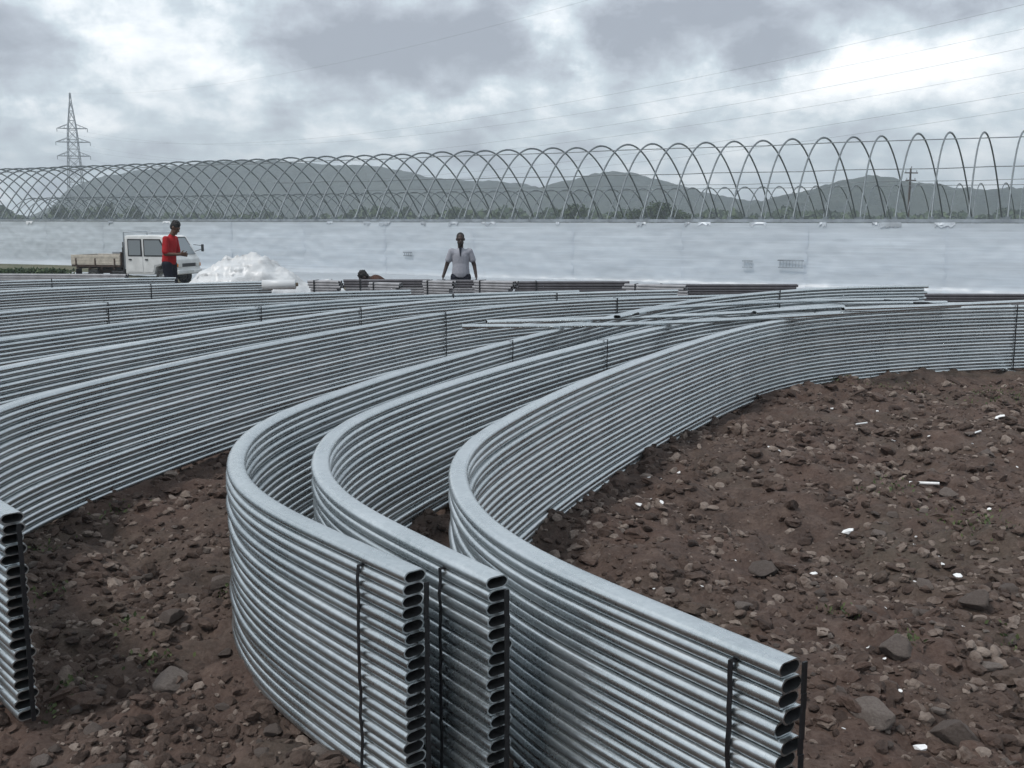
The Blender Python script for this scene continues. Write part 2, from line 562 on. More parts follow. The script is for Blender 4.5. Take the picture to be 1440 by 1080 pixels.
def back_hills():
    a = np.linspace(math.radians(48), math.radians(312), 220)          # clockwise from +y, round behind the camera
    t = np.linspace(-1, 1, 24)
    A_, T_ = np.meshgrid(a, t)
    Rr = 620 + 150 * T_
    XX, YY = Rr * np.sin(A_), Rr * np.cos(A_)
    pr = np.cos(T_ * PI / 2) ** 1.3
    hh = 34 + 34 * gnoise(A_ * 3.1 + 4, A_ * 0 + .5) + 12 * gnoise(A_ * 11, A_ * 0 + 2.5)
    ends = np.clip(np.minimum(A_ - a[0], a[-1] - A_) / .3, 0, 1)
    ZZ = -1.2 + np.clip(hh, 8, 90) * pr * ends + 8 * pr * (1 - pr) * gnoise(XX / 60, YY / 60)
    V = np.stack([XX.ravel(), YY.ravel(), np.minimum(ZZ, 57).ravel()], 1)
    ii = np.arange(XX.size).reshape(XX.shape)
    F = np.stack([ii[:-1, :-1].ravel(), ii[1:, :-1].ravel(), ii[1:, 1:].ravel(), ii[:-1, 1:].ravel()], 1)
    return link('hills', fast_mesh('hills', V, F, MT['hills'], True))
tag(back_hills(), 'wooded hills around the valley behind the viewer', kind='structure')

# ------------------------------------------------------------------ haze
hm = Mat('haze')
hm.t.nodes.remove(hm.b)
pv = hm.n('ShaderNodeVolumePrincipled')
pv.inputs['Color'].default_value = (.84, .925, 1.0, 1)
pv.inputs['Density'].default_value = .00098
pv.inputs['Anisotropy'].default_value = .2
hm.l(pv.outputs[0], hm.t.nodes['Material Output'].inputs['Volume'])
hb = MB().box((0, 160, 28.5), (2600, 2120, 63))
haze = hb.build('haze', hm.m)
tag(haze, 'pale damp haze in the air over the site', kind='stuff')

# ------------------------------------------------------------------ greenhouse frame
TH, PH, SP, HA, SPAN = .5162, .583, 1.2359, 3.3027, 8.333
LEAN = -math.atan(.2677 / HA)                                    # the ribs all lean a little along the wall
P0 = np.array([(1417.0 - 720) / FPX * 36 * math.cos(PITCH), 36.0])
DD = np.array([-math.cos(TH), math.sin(TH)])
NN = np.array([math.sin(PH), math.cos(PH)])
def at_wall(t, off=0.0):
    q = P0 + DD * t + NN * off
    return float(q[0]), float(q[1])
def sweep(path, prof, inner=.86, hollow=.5, closed_flat=True):
    """flat-oval tube swept along a path; both ends open with a wall thickness"""
    n = len(prof)
    path = np.asarray(path, float)
    T = np.gradient(path, axis=0)
    T /= np.linalg.norm(T, axis=1)[:, None]
    Lt = np.stack([-T[:, 1], T[:, 0], 0 * T[:, 0]], 1)
    nn = np.linalg.norm(Lt, axis=1)[:, None]
    Lt = np.where(nn > 1e-5, Lt / np.maximum(nn, 1e-6), np.array([[1., 0, 0]]))
    U = np.cross(T, Lt)
    vs, fs, sm = [], [], []
    inside = set()
    def ring(i, s, shift=0.0):
        o = len(vs)
        for a, b in prof:
            vs.append(path[i] + T[i] * shift + Lt[i] * (math.copysign(abs(a) - s, a)) + U[i] * (math.copysign(max(abs(b) - s, 0), b)))
        return o
    rings = [ring(i, 0) for i in range(len(path))]
    def bridge(a, b, flip=False, s=True):
        for k in range(n):
            q = (a + k, a + (k + 1) % n, b + (k + 1) % n, b + k)
            fs.append(q[::-1] if flip else q)
            sm.append(s)
    for a, b in zip(rings, rings[1:]):
        bridge(a, b)
    for end, sgn in ((0, 1), (len(path) - 1, -1)):
        e0 = ring(end, 0)
        i0 = ring(end, .004)
        bridge(e0, i0, sgn > 0, False)
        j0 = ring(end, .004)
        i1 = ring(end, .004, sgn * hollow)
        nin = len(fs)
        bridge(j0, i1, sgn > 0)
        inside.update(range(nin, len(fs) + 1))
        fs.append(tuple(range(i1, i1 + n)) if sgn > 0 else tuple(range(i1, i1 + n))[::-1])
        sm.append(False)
    sweep.inside = sorted(inside)
    return vs, fs, sm
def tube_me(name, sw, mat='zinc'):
    me = mesh_from(name, sw[0], sw[1], [MT[mat], MT['bore_shade']], sw[2])
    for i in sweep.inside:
        me.polygons[i].material_index = 1  # inner faces get the colour darkened for shade
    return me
def oval(w, h, r, k=5):
    pts = []
    for cx, cy, a0 in ((w / 2 - r, h / 2 - r, 0), (-w / 2 + r, h / 2 - r, 90), (-w / 2 + r, -h / 2 + r, 180), (w / 2 - r, -h / 2 + r, 270)):
        for j in range(k):
            a = math.radians(a0 + 90 * j / (k - 1))
            pts.append((cx + r * math.cos(a), cy + r * math.sin(a)))
    return pts

def rib_mesh(H, S, r, name):
    pts = []
    for i in range(29):
        u = -1 + 2 * i / 28
        pts.append((0, (u + 1) * S / 2, H * (1 - abs(u) ** 2.0)))
    mb = MB()
    pts = [Vector(p) for p in pts]
    n = 8
    vs, fs = [], []
    for i, p in enumerate(pts):
        d = (pts[min(i + 1, 28)] - pts[max(i - 1, 0)]).normalized()
        u = Vector((1, 0, 0)); w = d.cross(u)
        vs += [p + u * r * .75 * math.cos(2 * PI * k / n) + w * r * math.sin(2 * PI * k / n) for k in range(n)]
    for i in range(28):
        for k in range(n):
            fs.append((i * n + k, i * n + (k + 1) % n, (i + 1) * n + (k + 1) % n, (i + 1) * n + k))
    mb.add(vs, fs, True)
    mb.box((0, 0, .03), (.16, .2, .10)); mb.box((0, S, .03), (.16, .2, .10))      # foot brackets
    o = mb.build(name, MT['rib'])
    me = o.data
    bpy.data.objects.remove(o)
    return me
RZ = -PH
rib_me = rib_mesh(HA, SPAN, .042, 'arch_rib')
for k in range(-3, 58):
    x, y = at_wall(k * SP)
    o = link('arch_rib', rib_me, None, (x, y, 2.0), (0, LEAN + random.uniform(-.016, .016), RZ + random.uniform(-.025, .025)), (1, 1, 1 + random.uniform(-.008, .008)))
    ordi = ('first', 'second', 'third', 'fourth', 'fifth', 'sixth', 'seventh', 'eighth', 'ninth', 'tenth', 'eleventh', 'twelfth', 'thirteenth', 'fourteenth', 'fifteenth', 'sixteenth')
    lab = 'tall bare steel arch rib standing on the left half of the white film wall'
    if 1 <= k <= 16:
        lab = 'tall arch rib on the white wall, ' + ordi[k - 1] + ' whole one from the right edge'
    elif k <= 0:
        lab = 'tall arch rib on the white wall cut by the right edge of the photo'
    tag(o, lab, 'arch rib', 'tall arch ribs in a row on the white wall')
FAR_OFF, FAR_Z, FAR_H = 25.8, .7, 3.46
for k in range(-3, 80):
    x, y = at_wall(k * SP - 2.0, FAR_OFF)
    o = link('arch_rib', rib_me, None, (x, y, FAR_Z), (0, LEAN + random.uniform(-.012, .012), RZ + random.uniform(-.02, .02)), (1, 1, FAR_H / HA))
    tag(o, 'small bare arch rib of the further tunnel seen through the front frames', 'arch rib', 'far arch ribs seen through the front row')
def purlin(name, off, z, t0, t1, label, r=.022):
    a, b = at_wall(t0, off), at_wall(t1, off)
    n = 24
    pts = []
    for i in range(n + 1):
        f = i / n
        pts.append((a[0] + (b[0] - a[0]) * f, a[1] + (b[1] - a[1]) * f, z + .02 * math.sin(i * 2.1)))
    return tag(MB().tube(pts, r, 6).build(name, MT['rib']), label, 'purlin')
purlin('purlin_pipe', SPAN * .55, 2 + HA - .20, -6, 72, 'long thin ridge pipe just under the tops of the tall arches')
purlin('purlin_pipe', SPAN * .80, 2 + HA * .63, -6, 40, 'thin side pipe along the far legs of the tall arches')
purlin('purlin_wire', SPAN * .88, 2 + HA * .48, -6, 34, 'lower thin wire along the far legs of the tall arches', .014)
purlin('purlin_pipe', FAR_OFF + SPAN * .5, FAR_Z + FAR_H - .1, -6, 98, 'thin ridge pipe of the lower far tunnel')

# white film wall under the arches: gutter, posts, film panels
gw = thing('film_wall', 'long white plastic film wall under the arch ribs', 'wall', (P0[0], P0[1], -.65), PI - TH)
# local +x runs along the wall to the left; local y: negative = behind, positive = towards camera
L0, L1 = -8.0, 71.0
g = MB()
g.box(((L0 + L1) / 2, 0, 2.62), (L1 - L0, .22, .05)); g.box(((L0 + L1) / 2, .11, 2.585), (L1 - L0, .02, .12)); g.box(((L0 + L1) / 2, -.11, 2.585), (L1 - L0, .02, .12))
g.build('gutter', MT['gutter'], gw)
npan = 16
pw = (L1 - L0) / npan
for i in range(npan):
    x0 = L0 + i * pw
    u = np.linspace(0, 1, 60); v = np.linspace(0, 1, 26)
    UU, VV = np.meshgrid(u, v)
    XX = x0 - .05 + UU * (pw + .10)
    ZZ = -.12 + VV * (2.50 + .12)
    bulge = .05 * np.sin(UU * PI) * np.sin(VV * PI)
    wr = .048 * gnoise(XX / .55, ZZ * 3.2 + i) + .045 * gnoise(XX / 1.7 + 4, ZZ * .9) + .07 * (1 - VV) ** 3 * gnoise(XX * 2.2, ZZ * 5)
    flare = .35 * np.clip(1 - VV * 6, 0, 1) ** 2
    YY = .135 + .012 * (i % 2) + bulge + wr * np.sin(np.clip(VV, 0, 1) * PI) ** .4 + flare
    Vv = np.stack([XX.ravel(), YY.ravel(), ZZ.ravel()], 1)
    ii = np.arange(UU.size).reshape(UU.shape)
    Ff = np.stack([ii[:-1, :-1].ravel(), ii[:-1, 1:].ravel(), ii[1:, 1:].ravel(), ii[1:, :-1].ravel()], 1)
    link('film_panel', fast_mesh('film_panel', Vv, Ff, MT['film'], True), gw)
    MB().rod((x0, 0, -.3), (x0, 0, 2.6), .04, 8).build('post', MT['gutter'], gw)
# torn film hanging off the gutter, and small battens fixed to the film
for i in range(26):
    x0 = random.uniform(L0 + 1, L1 - 8)
    m = MB()
    w = random.uniform(.15, .7)
    k = 6
    vs, fs = [], []
    for a in range(k + 1):
        d = random.uniform(.04, .22)
        vs += [(x0 + w * a / k, .135, 2.53), (x0 + w * a / k + random.uniform(-.02, .02), .175, 2.53 - d)]
    for a in range(k):
        fs.append((2 * a, 2 * a + 1, 2 * a + 3, 2 * a + 2))
    m.add(vs, fs, True)
    m.build('film_tatter', MT['gutter'] if i % 9 else MT['heap'], gw)
def wall_t(px):
    u = (px - 720) / FPX * math.cos(PITCH)
    return (P0[0] - u * P0[1]) / (-DD[0] + u * DD[1])
for px, py, w, hgt in ((1056, 371, .42, .25), (1117, 371, 1.0, .27), (577, 357, .5, .15)):
    t = wall_t(px); dep = P0[1] + DD[1] * t
    z = zt(py, dep) + .65
    m = MB()
    m.box((t, .27, z + hgt / 2), (w, .03, .05)); m.box((t, .27, z - hgt / 2), (w * .95, .03, .04))
    for q in range(int(w / .12)):
        m.box((t - w / 2 + .06 + q * .12, .28, z), (.015, .02, hgt))
    m.build('batten', MT['gutter'], gw)

# white film spread on the ground in front of the wall
def ground_film():
    T_, O_ = np.meshgrid(np.linspace(-8, 40, 150), np.linspace(.3, 8.0, 40))
    edge = 8.0 - 1.2 * np.abs(gnoise(T_ / 3.1, T_ * 0 + .4)) * 2
    O_ = .3 + (O_ - .3) * (edge - .3) / 7.7
    XX = P0[0] + DD[0] * T_ - math.sin(TH) * O_
    YY = P0[1] + DD[1] * T_ - math.cos(TH) * O_
    ZZ = height(XX, YY) + .05 + .07 * np.abs(gnoise(XX / .8, YY / .8)) + .05 * np.abs(gnoise(XX / .3, YY / .3 + 3))
    Vv = np.stack([XX.ravel(), YY.ravel(), ZZ.ravel()], 1)
    ii = np.arange(XX.size).reshape(XX.shape)
    Ff = np.stack([ii[:-1, :-1].ravel(), ii[:-1, 1:].ravel(), ii[1:, 1:].ravel(), ii[1:, :-1].ravel()], 1)
    return link('film_sheet', fast_mesh('film_sheet', Vv, Ff, MT['film'], True))
tag(ground_film(), 'wide white plastic sheet spread on the ground along the wall foot', 'film sheet')

# posts and gutter on the far side of the first bay, and of the far tunnel
gt = thing('gutter_beam', 'steel gutter on posts under the far feet of the tall arches', 'gutter', (*at_wall(0, SPAN), -.65), PI - TH)
MB().box((31.5, 0, 2.6), (79, .22, .06)).build('beam', MT['gutter'], gt)
for i in range(17):
    MB().rod((-8 + i * 4.93, 0, -.3), (-8 + i * 4.93, 0, 2.57), .04, 8).build('post', MT['gutter'], gt)
gt = thing('gutter_beam', 'low steel gutter under the feet of the far tunnel', 'gutter', (*at_wall(0, FAR_OFF), -.65), PI - TH)
MB().box((42, 0, 1.3), (104, .2, .06)).build('beam', MT['gutter'], gt)
for i in range(21):
    MB().rod((-9 + i * 4.93, 0, -.3), (-9 + i * 4.93, 0, 1.27), .04, 8).build('post', MT['gutter'], gt)

# ------------------------------------------------------------------ pylon, cables, pole
PX, PY = bx(104, 340, 22), 340.0
py_ = thing('lattice_pylon', 'tall grey lattice power pylon with three crossarms beyond the frames', 'pylon', (PX, PY, -.65), .25)
m = MB()
HT = 42.6
def half(z): return 2.9 * (1 - z / 36.0) + 1.05 * (z / 36.0) if z < 31 else max(.16, 1.31 * (1 - (z - 31) / (HT - 31)))
lev = [0, 5, 10, 14.5, 18.5, 22, 25, 28, 31, 34, 37, 40, HT]
for za, zb in zip(lev, lev[1:]):
    a, b = half(za), half(zb)
    ca = [(-a, -a), (a, -a), (a, a), (-a, a)]; cb = [(-b, -b), (b, -b), (b, b), (-b, b)]
    for i in range(4):
        j = (i + 1) % 4
        m.rod((*ca[i], za), (*cb[i], zb), .13, 4)
        m.rod((*ca[i], za), (*cb[j], zb), .07, 4); m.rod((*ca[j], za), (*cb[i], zb), .07, 4)
        m.rod((*cb[i], zb), (*cb[j], zb), .07, 4)
m.build('tower_lattice', MT['pylon'], py_)
arms = []
for z, w in ((31.5, 4.6), (27.2, 5.2), (22.8, 5.0)):
    m = MB()
    for s in (-1, 1):
        tip = (s * w, 0, z)
        for yy in (-1, 1):
            m.rod((s * half(z), yy * half(z) * .9, z), tip, .11, 4); m.rod((s * half(z), yy * half(z) * .9, z + 1.3), tip, .09, 4)
        for q in (.33, .66):
            xx = s * (half(z) + (w - half(z)) * q)
            m.rod((xx, 0, z), (xx, 0, z + 1.3 * (1 - q)), .06, 4)
    m.rod((-half(z), 0, z), (half(z), 0, z), .1, 4)
    m.rod((-half(z), -half(z) * .9, z), (half(z), half(z) * .9, z), .1, 4); m.rod((half(z), -half(z) * .9, z), (-half(z), half(z) * .9, z), .1, 4)
    arm = m.build('crossarm', MT['pylon'], py_)
    for s in (-1, 1):
        MB().rod((s * w, 0, z), (s * w, 0, z - 1.1), .10, 6).build('insulator', MT['pylon'], arm)
        ca, sa = math.cos(.25), math.sin(.25)
        arms.append((PX + s * w * ca, PY + s * w * sa, -.65 + z - 1.1))
CABLE = ('left end of the top crossarm', 'right end of the top crossarm', 'left end of the middle crossarm', 'right end of the middle crossarm', 'left end of the lowest crossarm', 'right end of the lowest crossarm', 'very tip')
for i, (x, y, z) in enumerate(arms + [(PX, PY, HT - .8)]):
    e = (110 + (i % 2) * 9, 40 + (i % 2) * 8, z + 4)
    sag = 13.5 if i < 6 else 11
    pts = []
    for k in range(61):
        f = k / 60
        pts.append((x + (e[0] - x) * f, y + (e[1] - y) * f, z + (e[2] - z) * f - 4 * sag * f * (1 - f)))
    tag(MB().tube(pts, .012, 4).build('power_cable', MT['cable']), 'thin power cable sagging from the ' + CABLE[i] + ' of the pylon', 'cable', 'power cables running from the pylon')
up = thing('utility_pole', 'dark wooden utility pole with short crossarms in front of the right hill', 'pole', (bx(1278, 130, 4), 130, -.65), .3)
MB().rod((0, 0, 0), (0, 0, 8.9), .16, 8, .11).build('post', MT['bark'], up)
a_ = MB()
a_.box((0, -.12, 8.3), (1.9, .12, .14)); a_.box((0, -.12, 7.4), (1.5, .12, .14))
a_.build('crossarm', MT['bark'], up)
for xx, zz in ((-.8, 8.45), (0, 8.95), (.8, 8.45), (-.6, 7.55), (.6, 7.55)):
    MB().rod((xx, -.12, zz - .06), (xx, -.12, zz + .16), .05, 6).build('insulator', MT['pylon'], up)
MB().rod((.32, 0, 6.1), (.32, 0, 6.9), .22, 10).build('transformer', MT['gutter'], up)

# ------------------------------------------------------------------ trees beyond the frames
def crown_mesh(seed, R, Hh, n, ls, mat):
    r = np.random.default_rng(seed)
    cl = r.normal(0, 1, (16, 3)); cl /= np.linalg.norm(cl, axis=1)[:, None]
    cl = cl * r.uniform(.3, .95, (16, 1)) * np.array([R, R, Hh / 2])
    c = cl[r.integers(0, 16, n)] + r.normal(0, .26, (n, 3)) * np.array([R, R, Hh / 2])
    a = r.normal(0, 1, (n, 3)); a /= np.linalg.norm(a, axis=1)[:, None]
    b = np.cross(a, r.normal(0, 1, (n, 3))); b /= np.linalg.norm(b, axis=1)[:, None]
    s = ls * r.uniform(.6, 1.4, (n, 1))
    V = np.stack([c - a * s, c + b * s * .6, c + a * s, c - b * s * .6], 1).reshape(-1, 3)
    return fast_mesh('crown', V, np.arange(4 * n).reshape(n, 4), mat)
crowns = [crown_mesh(s, 1.9, 3.4, 1500, .26, MT['leaf']) for s in (1, 2, 3)]
tm = MB()
tm.rod((0, 0, -.3), (.1, .05, 2.6), .16, 7, .08)
for a in range(4):
    tm.rod((.06, .03, 1.5 + .25 * a), (.9 * math.cos(a * 1.7), .9 * math.sin(a * 1.7), 2.9 + .2 * a), .06, 5, .025)
tobj = tm.build('trunk', MT['bark']); trunk_me = tobj.data; bpy.data.objects.remove(tobj)
tree_px = [(795, 210, .95, 'leftmost tree of the dark clump behind the middle frames'), (812, 210, 1.1, 'rounder tree second from left in the dark clump behind the middle frames'), (868, 215, .8, 'small tree alone between the two dark clumps behind the frames'),
           (893, 210, .95, 'tree just left of the tallest dark tree behind the frames'), (925, 200, 1.15, 'tallest dark tree behind the frames right of centre'), (940, 205, 1.05, 'tree touching the right side of the tallest dark tree'),
           (958, 210, .9, 'last tree of the dark clump, right end, behind the frames'), (640, 250, 1.0, 'tree behind the frames above the standing grey shirted person'), (700, 240, .8, 'low tree behind the frames right of the grey shirted person'),
           (1030, 210, .7, 'low tree behind the frames below the dip between the hills'), (150, 270, 1.3, 'tree behind the frames above the rear of the truck'), (190, 260, 1.1, 'tree behind the frames above the truck cab'), (85, 260, 1.2, 'tree behind the frames at the foot of the pylon')]
for i, (px, D, s, tlab) in enumerate(tree_px):
    x = bx(px, D, 3)
    t = thing('tree', tlab, 'tree', (x, D, -.7), i * 1.3, 'trees at the foot of the hills')
    t.scale = (s, s, s)
    link('trunk', trunk_me, t)
    link('crown', crowns[i % 3], t, (0, 0, 3.3))
# far wood along the hill foot: uncountable
r = np.random.default_rng(5)
n = 15000
px = r.uniform(-60, 1500, n)
D = r.uniform(290, 330, n)
hh = np.clip(4.2 + 3.0 * gnoise(px / 38, px * 0 + .5) + 2.2 * gnoise(px / 11, px * 0 + 3.5), .8, 9)
c = np.stack([(px - 720) / FPX * D, D, -.6 + hh * r.uniform(0, 1, n) ** .7], 1)
a = r.normal(0, 1, (n, 3)); a /= np.linalg.norm(a, axis=1)[:, None]
b = np.cross(a, r.normal(0, 1, (n, 3))); b /= np.linalg.norm(b, axis=1)[:, None]
s = r.uniform(.5, 1.3, (n, 1))
V = np.stack([c - a * s, c + b * s * .7, c + a * s, c - b * s * .7], 1).reshape(-1, 3)
tag(link('woods', fast_mesh('woods', V, np.arange(4 * n).reshape(n, 4), MT['leaf'])), 'far band of trees along the foot of the hills', kind='stuff')

# ------------------------------------------------------------------ stacks of bent arch tubes
KN = [0, .6, 1.1, 1.6, 2.1, 2.6, 3.1, 3.7, 4.5, 6, 8, 9.5, 11, 12, 13, 15.6]
KV = [0.0, 0.048, 0.384, 0.468, 0.314, 0.412, 0.276, 0.077, 0.058, 0.029, 0.026, 0.1, 0.226, 0.171, 0.096, 0.10]
ds = .02
S_ = np.arange(780) * ds
kk = -np.interp(S_, KN, KV)
w_ = np.hanning(21); w_ /= w_.sum()
kk = np.convolve(np.r_[np.full(10, kk[0]), kk, np.full(10, kk[-1])], w_, 'valid')
th_ = np.cumsum(kk * ds)
CX, CY = np.cumsum(np.cos(th_)) * ds, np.cumsum(np.sin(th_)) * ds
def base_pt(s): return np.interp(s, S_, CX), np.interp(s, S_, CY)
TW, THT, NT = .088, .0418, 20
PITCHZ = .0432
PROF = oval(TW, THT, .0204)
def samples(s0, s1):
    a = np.concatenate([np.arange(s0, min(4.2, s1), .10), np.arange(max(4.2, s0), s1, .24), [s1]])
    return a
LIFT = {'none': lambda s: 0 * s, 'raised': lambda s: .19 * sstep((s - 8.3) / 6.2), 'slight': lambda s: .03 * sstep((s - 8) / 5)}
_tm = {}
def tube_mesh(s0, s1, lift):
    key = (round(s0, 3), round(s1, 3), lift)
    if key not in _tm:
        s = samples(s0, s1)
        x, y = base_pt(s)
        _tm[key] = tube_me('arch_tube', sweep(np.stack([x, y, LIFT[lift](s)], 1), PROF))
    return _tm[key]
def strap_mesh(s, lift, slack=.006, n_in=NT):
    """band round the whole stack at arc length s, in the stack's own frame"""
    x, y = base_pt(s); x2, y2 = base_pt(s + .02)
    t = np.array([x2 - x, y2 - y]); t /= np.hypot(*t)
    nrm = np.array([-t[1], t[0]])
    z0 = float(LIFT[lift](np.array([s]))[0])
    hw, top, bot = TW / 2 + slack, n_in * PITCHZ + (.004 if n_in == NT else -.002) + z0, -.006 + z0
    loop = []
    for k in range(19):
        f = k / 18
        loop.append((hw + random.uniform(-.002, .004), bot + (top - bot) * f, random.uniform(-.0025, .0025)))
    for k in range(1, 4):
        loop.append((hw - 2 * hw * k / 4, top, 0))
    for k in range(19):
        f = k / 18
        loop.append((-hw - random.uniform(-.002, .004), top - (top - bot) * f, random.uniform(-.0025, .0025)))
    for k in range(1, 4):
        loop.append((-hw + 2 * hw * k / 4, bot, 0))
    n = len(loop)
    vs, fs = [], []
    cx, cz = 0, (top + bot) / 2
    for (a, z, dt) in loop:
        for dd, grow in ((-.008, 0), (.008, 0), (.008, .003), (-.008, .003)):
            aa = a + math.copysign(grow, a) if abs(a) > 1e-6 else a
            zz = z + (grow if z > cz else -grow)
            q = np.array([x, y]) + nrm * aa + t * (dd + dt)
            vs.append((q[0], q[1], zz))
    for k in range(n):
        o, p = 4 * k, 4 * ((k + 1) % n)
        for e in range(4):
            fs.append((o + e, o + (e + 1) % 4, p + (e + 1) % 4, p + e))
    return mesh_from('strap', vs, fs, MT['strap'])
BUNDLES = [
    # x, y, heading, s0, s1, straps, lift, label
    (.747, 2.505, 2.230, 0, 15.3, (.165, 14.52), 'none', 'rightmost bent tube stack, its open ends nearest the bottom right of the photo'),
    (-.028, 3.148, 2.201, 0, 15.2, (.28, 7.2, 12.0), 'none', 'second bent tube stack from the right, its open ends in the bottom centre'),
    (-.304, 3.208, 2.283, 0, 15.5, (.27, 7.0, 13.0), 'raised', 'third bent tube stack from the right, its far end raised over the others'),
    (-1.941, 3.868, 2.322, 0, 15.2, (.22, 9.55, 12.9), 'none', 'bent tube stack whose open ends show at the left edge of the photo'),
    (-2.88, 4.89, 2.320, 0, 15.2, (.3, 9.1, 13.0), 'none', 'bent tube stack just behind the one with open ends at the left edge'),
    (-4.42, 4.675, 2.325, 0, 15.2, (.3, 9.6, 13.0), 'none', 'bent tube stack second behind the one with open ends at the left edge'),
    (-6.777, 4.625, 2.361, 0, 15.2, (.3, 8.5, 10.4), 'none', 'bent tube stack left of the middle stacks, two short of the far left one'),
    (-9.274, 6.906, 2.381, 0, 15.2, (.3, 8.8, 13.0), 'none', 'low looking bent tube stack in front of the red shirted person'),
    (-12.443, 8.128, 2.290, 0, 15.2, (.3, 8.6, 13.0), 'slight', 'farthest bent tube stack at the left edge near the truck'),
]
for bi, (x, y, h, s0, s1, straps, lift, label) in enumerate(BUNDLES):
    root = thing('tube_stack', label, 'tube stack', (x, y, 0), h, 'strapped stacks of bent steel tubes')
    rr = random.Random(bi * 17 + 3)
    offs = [.004, .007, .010, .014, .005, .008, .022]
    for k in range(NT):
        me = tube_mesh(s0 + offs[rr.randrange(7)], s1 - rr.choice((0, .03, .06)), lift)
        jx = rr.uniform(-.004, .004) + (.009 * (1 if k % 2 else -1) * rr.random() if k < NT - 1 else 0)
        o = link('arch_tube', me, root, (jx * .72, jx * .7, THT / 2 + k * PITCHZ), (0, 0, rr.uniform(-.0012, .0012)))
    for s in straps:
        link('strap', strap_mesh(s, lift, n_in=NT - 1 if s < 1 else NT), root)
    # flat band run down over the open near ends
    lat = (-.018, -.014, -.030, -.014, -.03, -.03, -.03, -.03, -.03)[bi]
    eb = MB()
    for k in range(NT if bi == 0 else NT - 1):
        z0_ = k * PITCHZ
        eb.box((.0005 - s0 + rr.uniform(-.002, .002), lat + rr.uniform(-.001, .001), z0_ + PITCHZ / 2), (.006, .017, PITCHZ + .002))
    eb.build('end_strap', MT['strap'], root)
    # short spacer pipes under the stack
    for s in ((14.45,) if bi == 0 else ()):
        px_, py2 = base_pt(s); q = base_pt(s + .02)
        ang = math.atan2(q[1] - py2, q[0] - px_)
        m = MB(); m.rod((-.28, 0, 0), (.28, 0, 0), .022, 10)
        m.build('spacer_pipe', MT['zinc'], root, (float(px_), float(py2), -.022), (0, 0, ang + PI / 2 + rr.uniform(-.2, .2)))

# ------------------------------------------------------------------ loose bent tubes lying across the stacks
def spline(pts, n=40):
    pts = [np.array(p, float) for p in pts]
    P = [2 * pts[0] - pts[1]] + pts + [2 * pts[-1] - pts[-2]]
    o = []
    for i in range(1, len(P) - 2):
        for t in np.linspace(0, 1, n // (len(pts) - 1), endpoint=False):
            a, b, c, d = P[i - 1], P[i], P[i + 1], P[i + 2]
            o.append(.5 * (2 * b + (c - a) * t + (2 * a - 5 * b + 4 * c - d) * t * t + (3 * b - a - 3 * c + d) * t ** 3))
    o.append(pts[-1])
    return np.array(o)
def loose(pxs, z, label, tilt=0.0):
    pts = []
    for i, (px, py) in enumerate(pxs):
        zz = z + tilt * i / (len(pxs) - 1)
        v = -(py - 540) / FPX; u = (px - 720) / FPX
        dy = math.cos(PITCH) + v * math.sin(PITCH); dz_ = -math.sin(PITCH) + v * math.cos(PITCH)
        t = (2 - zz - THT / 2) / -dz_
        pts.append((u * t, dy * t, zz))
    o = link('loose_tube', tube_me('loose_tube', sweep(spline(pts), PROF)))
    return tag(o, label, 'tube', 'loose bent tubes laid across the stacks')
ZT = NT * PITCHZ + THT / 2 + .004
loose([(650, 456), (800, 455), (930, 451.5), (1090, 443.5), (1348, 428)], ZT, 'lower front loose tube lying across the stacks right of centre')
loose([(684, 450), (850, 445.5), (1000, 439.5), (1185, 429)], ZT, 'upper loose tube lying just behind the longest loose one')
loose([(868, 443), (930, 432), (1010, 426.5), (1130, 421), (1290, 418.5)], ZT + .06, 'loose tube rising to the right toward the raised stack end')
loose([(1185, 432), (1290, 428.5), (1345, 426), (1460, 421)], ZT + .051, 'loose tube lying on the rightmost stack at the right edge')
loose([(1060, 437), (1180, 426), (1330, 423)], ZT, 'short loose tube between the upper tube and the right edge')

# ------------------------------------------------------------------ straight pipe bundles behind
PPROF = oval(.060, .044, .012, 3)
def straight(name, x, y, heading, L, rows, cols, z0, label, straps=1, ground=True):
    root = thing(name, label, 'pipe bundle', (x, y, 0), heading, 'bundles of straight pipes behind the bent stacks')
    meshes = []
    for q in range(3):
        d = random.uniform(0, .05)
        meshes.append(tube_me('pipe', sweep(np.array([(d, 0, 0), (L / 2, 0, 0), (L + d, 0, 0)]), PPROF), 'dark_pipe' if ('dark pipe' in label or 'dark straight' in label or 'greenish' in label or 'longest' in label or 'low straight' in label) else 'pale_pipe'))
    for r_ in range(rows):
        for c_ in range(cols):
            link('pipe', random.choice(meshes), root, (random.uniform(-.02, .02), (c_ - (cols - 1) / 2) * .0635, z0 - .023 - r_ * .046), (0, 0, random.uniform(-.004, .004)))
    zb = z0 - rows * .046
    if zb > .1:
        m = MB()
        nb = int(zb / .046)
        for r_ in range(nb):
            m.box((L / 2, 0, zb - .024 - r_ * .046), (L - .08, cols * .0635 - .004, .042), bev=.012)
        m.build('lower_layers', MT['pale_pipe'], root)
    for s in range(straps):
        f = L * (.2 + .6 * s / max(1, straps - 1))
        m = MB()
        hw = cols * .0635 / 2
        m.box((f, hw + .005, (z0 + 0) / 2), (.022, .006, z0)); m.box((f, -hw - .005, z0 / 2), (.022, .006, z0)); m.box((f, 0, z0 + .005), (.022, 2 * hw + .016, .006))
        m.build('strap', MT['strap'], root)
    return root
straight('pipe_bundle', bx(483, 18.6), 18.6, .02, 1.55, 3, 3, zt(393, 18.6), 'dark straight pipe bundle in front of the crouching person')
straight('pipe_bundle', bx(436, 18.5), 18.5, -.25, .60, 3, 3, zt(394, 18.5), 'short pale pipe bundle leftmost beside the white film roll')
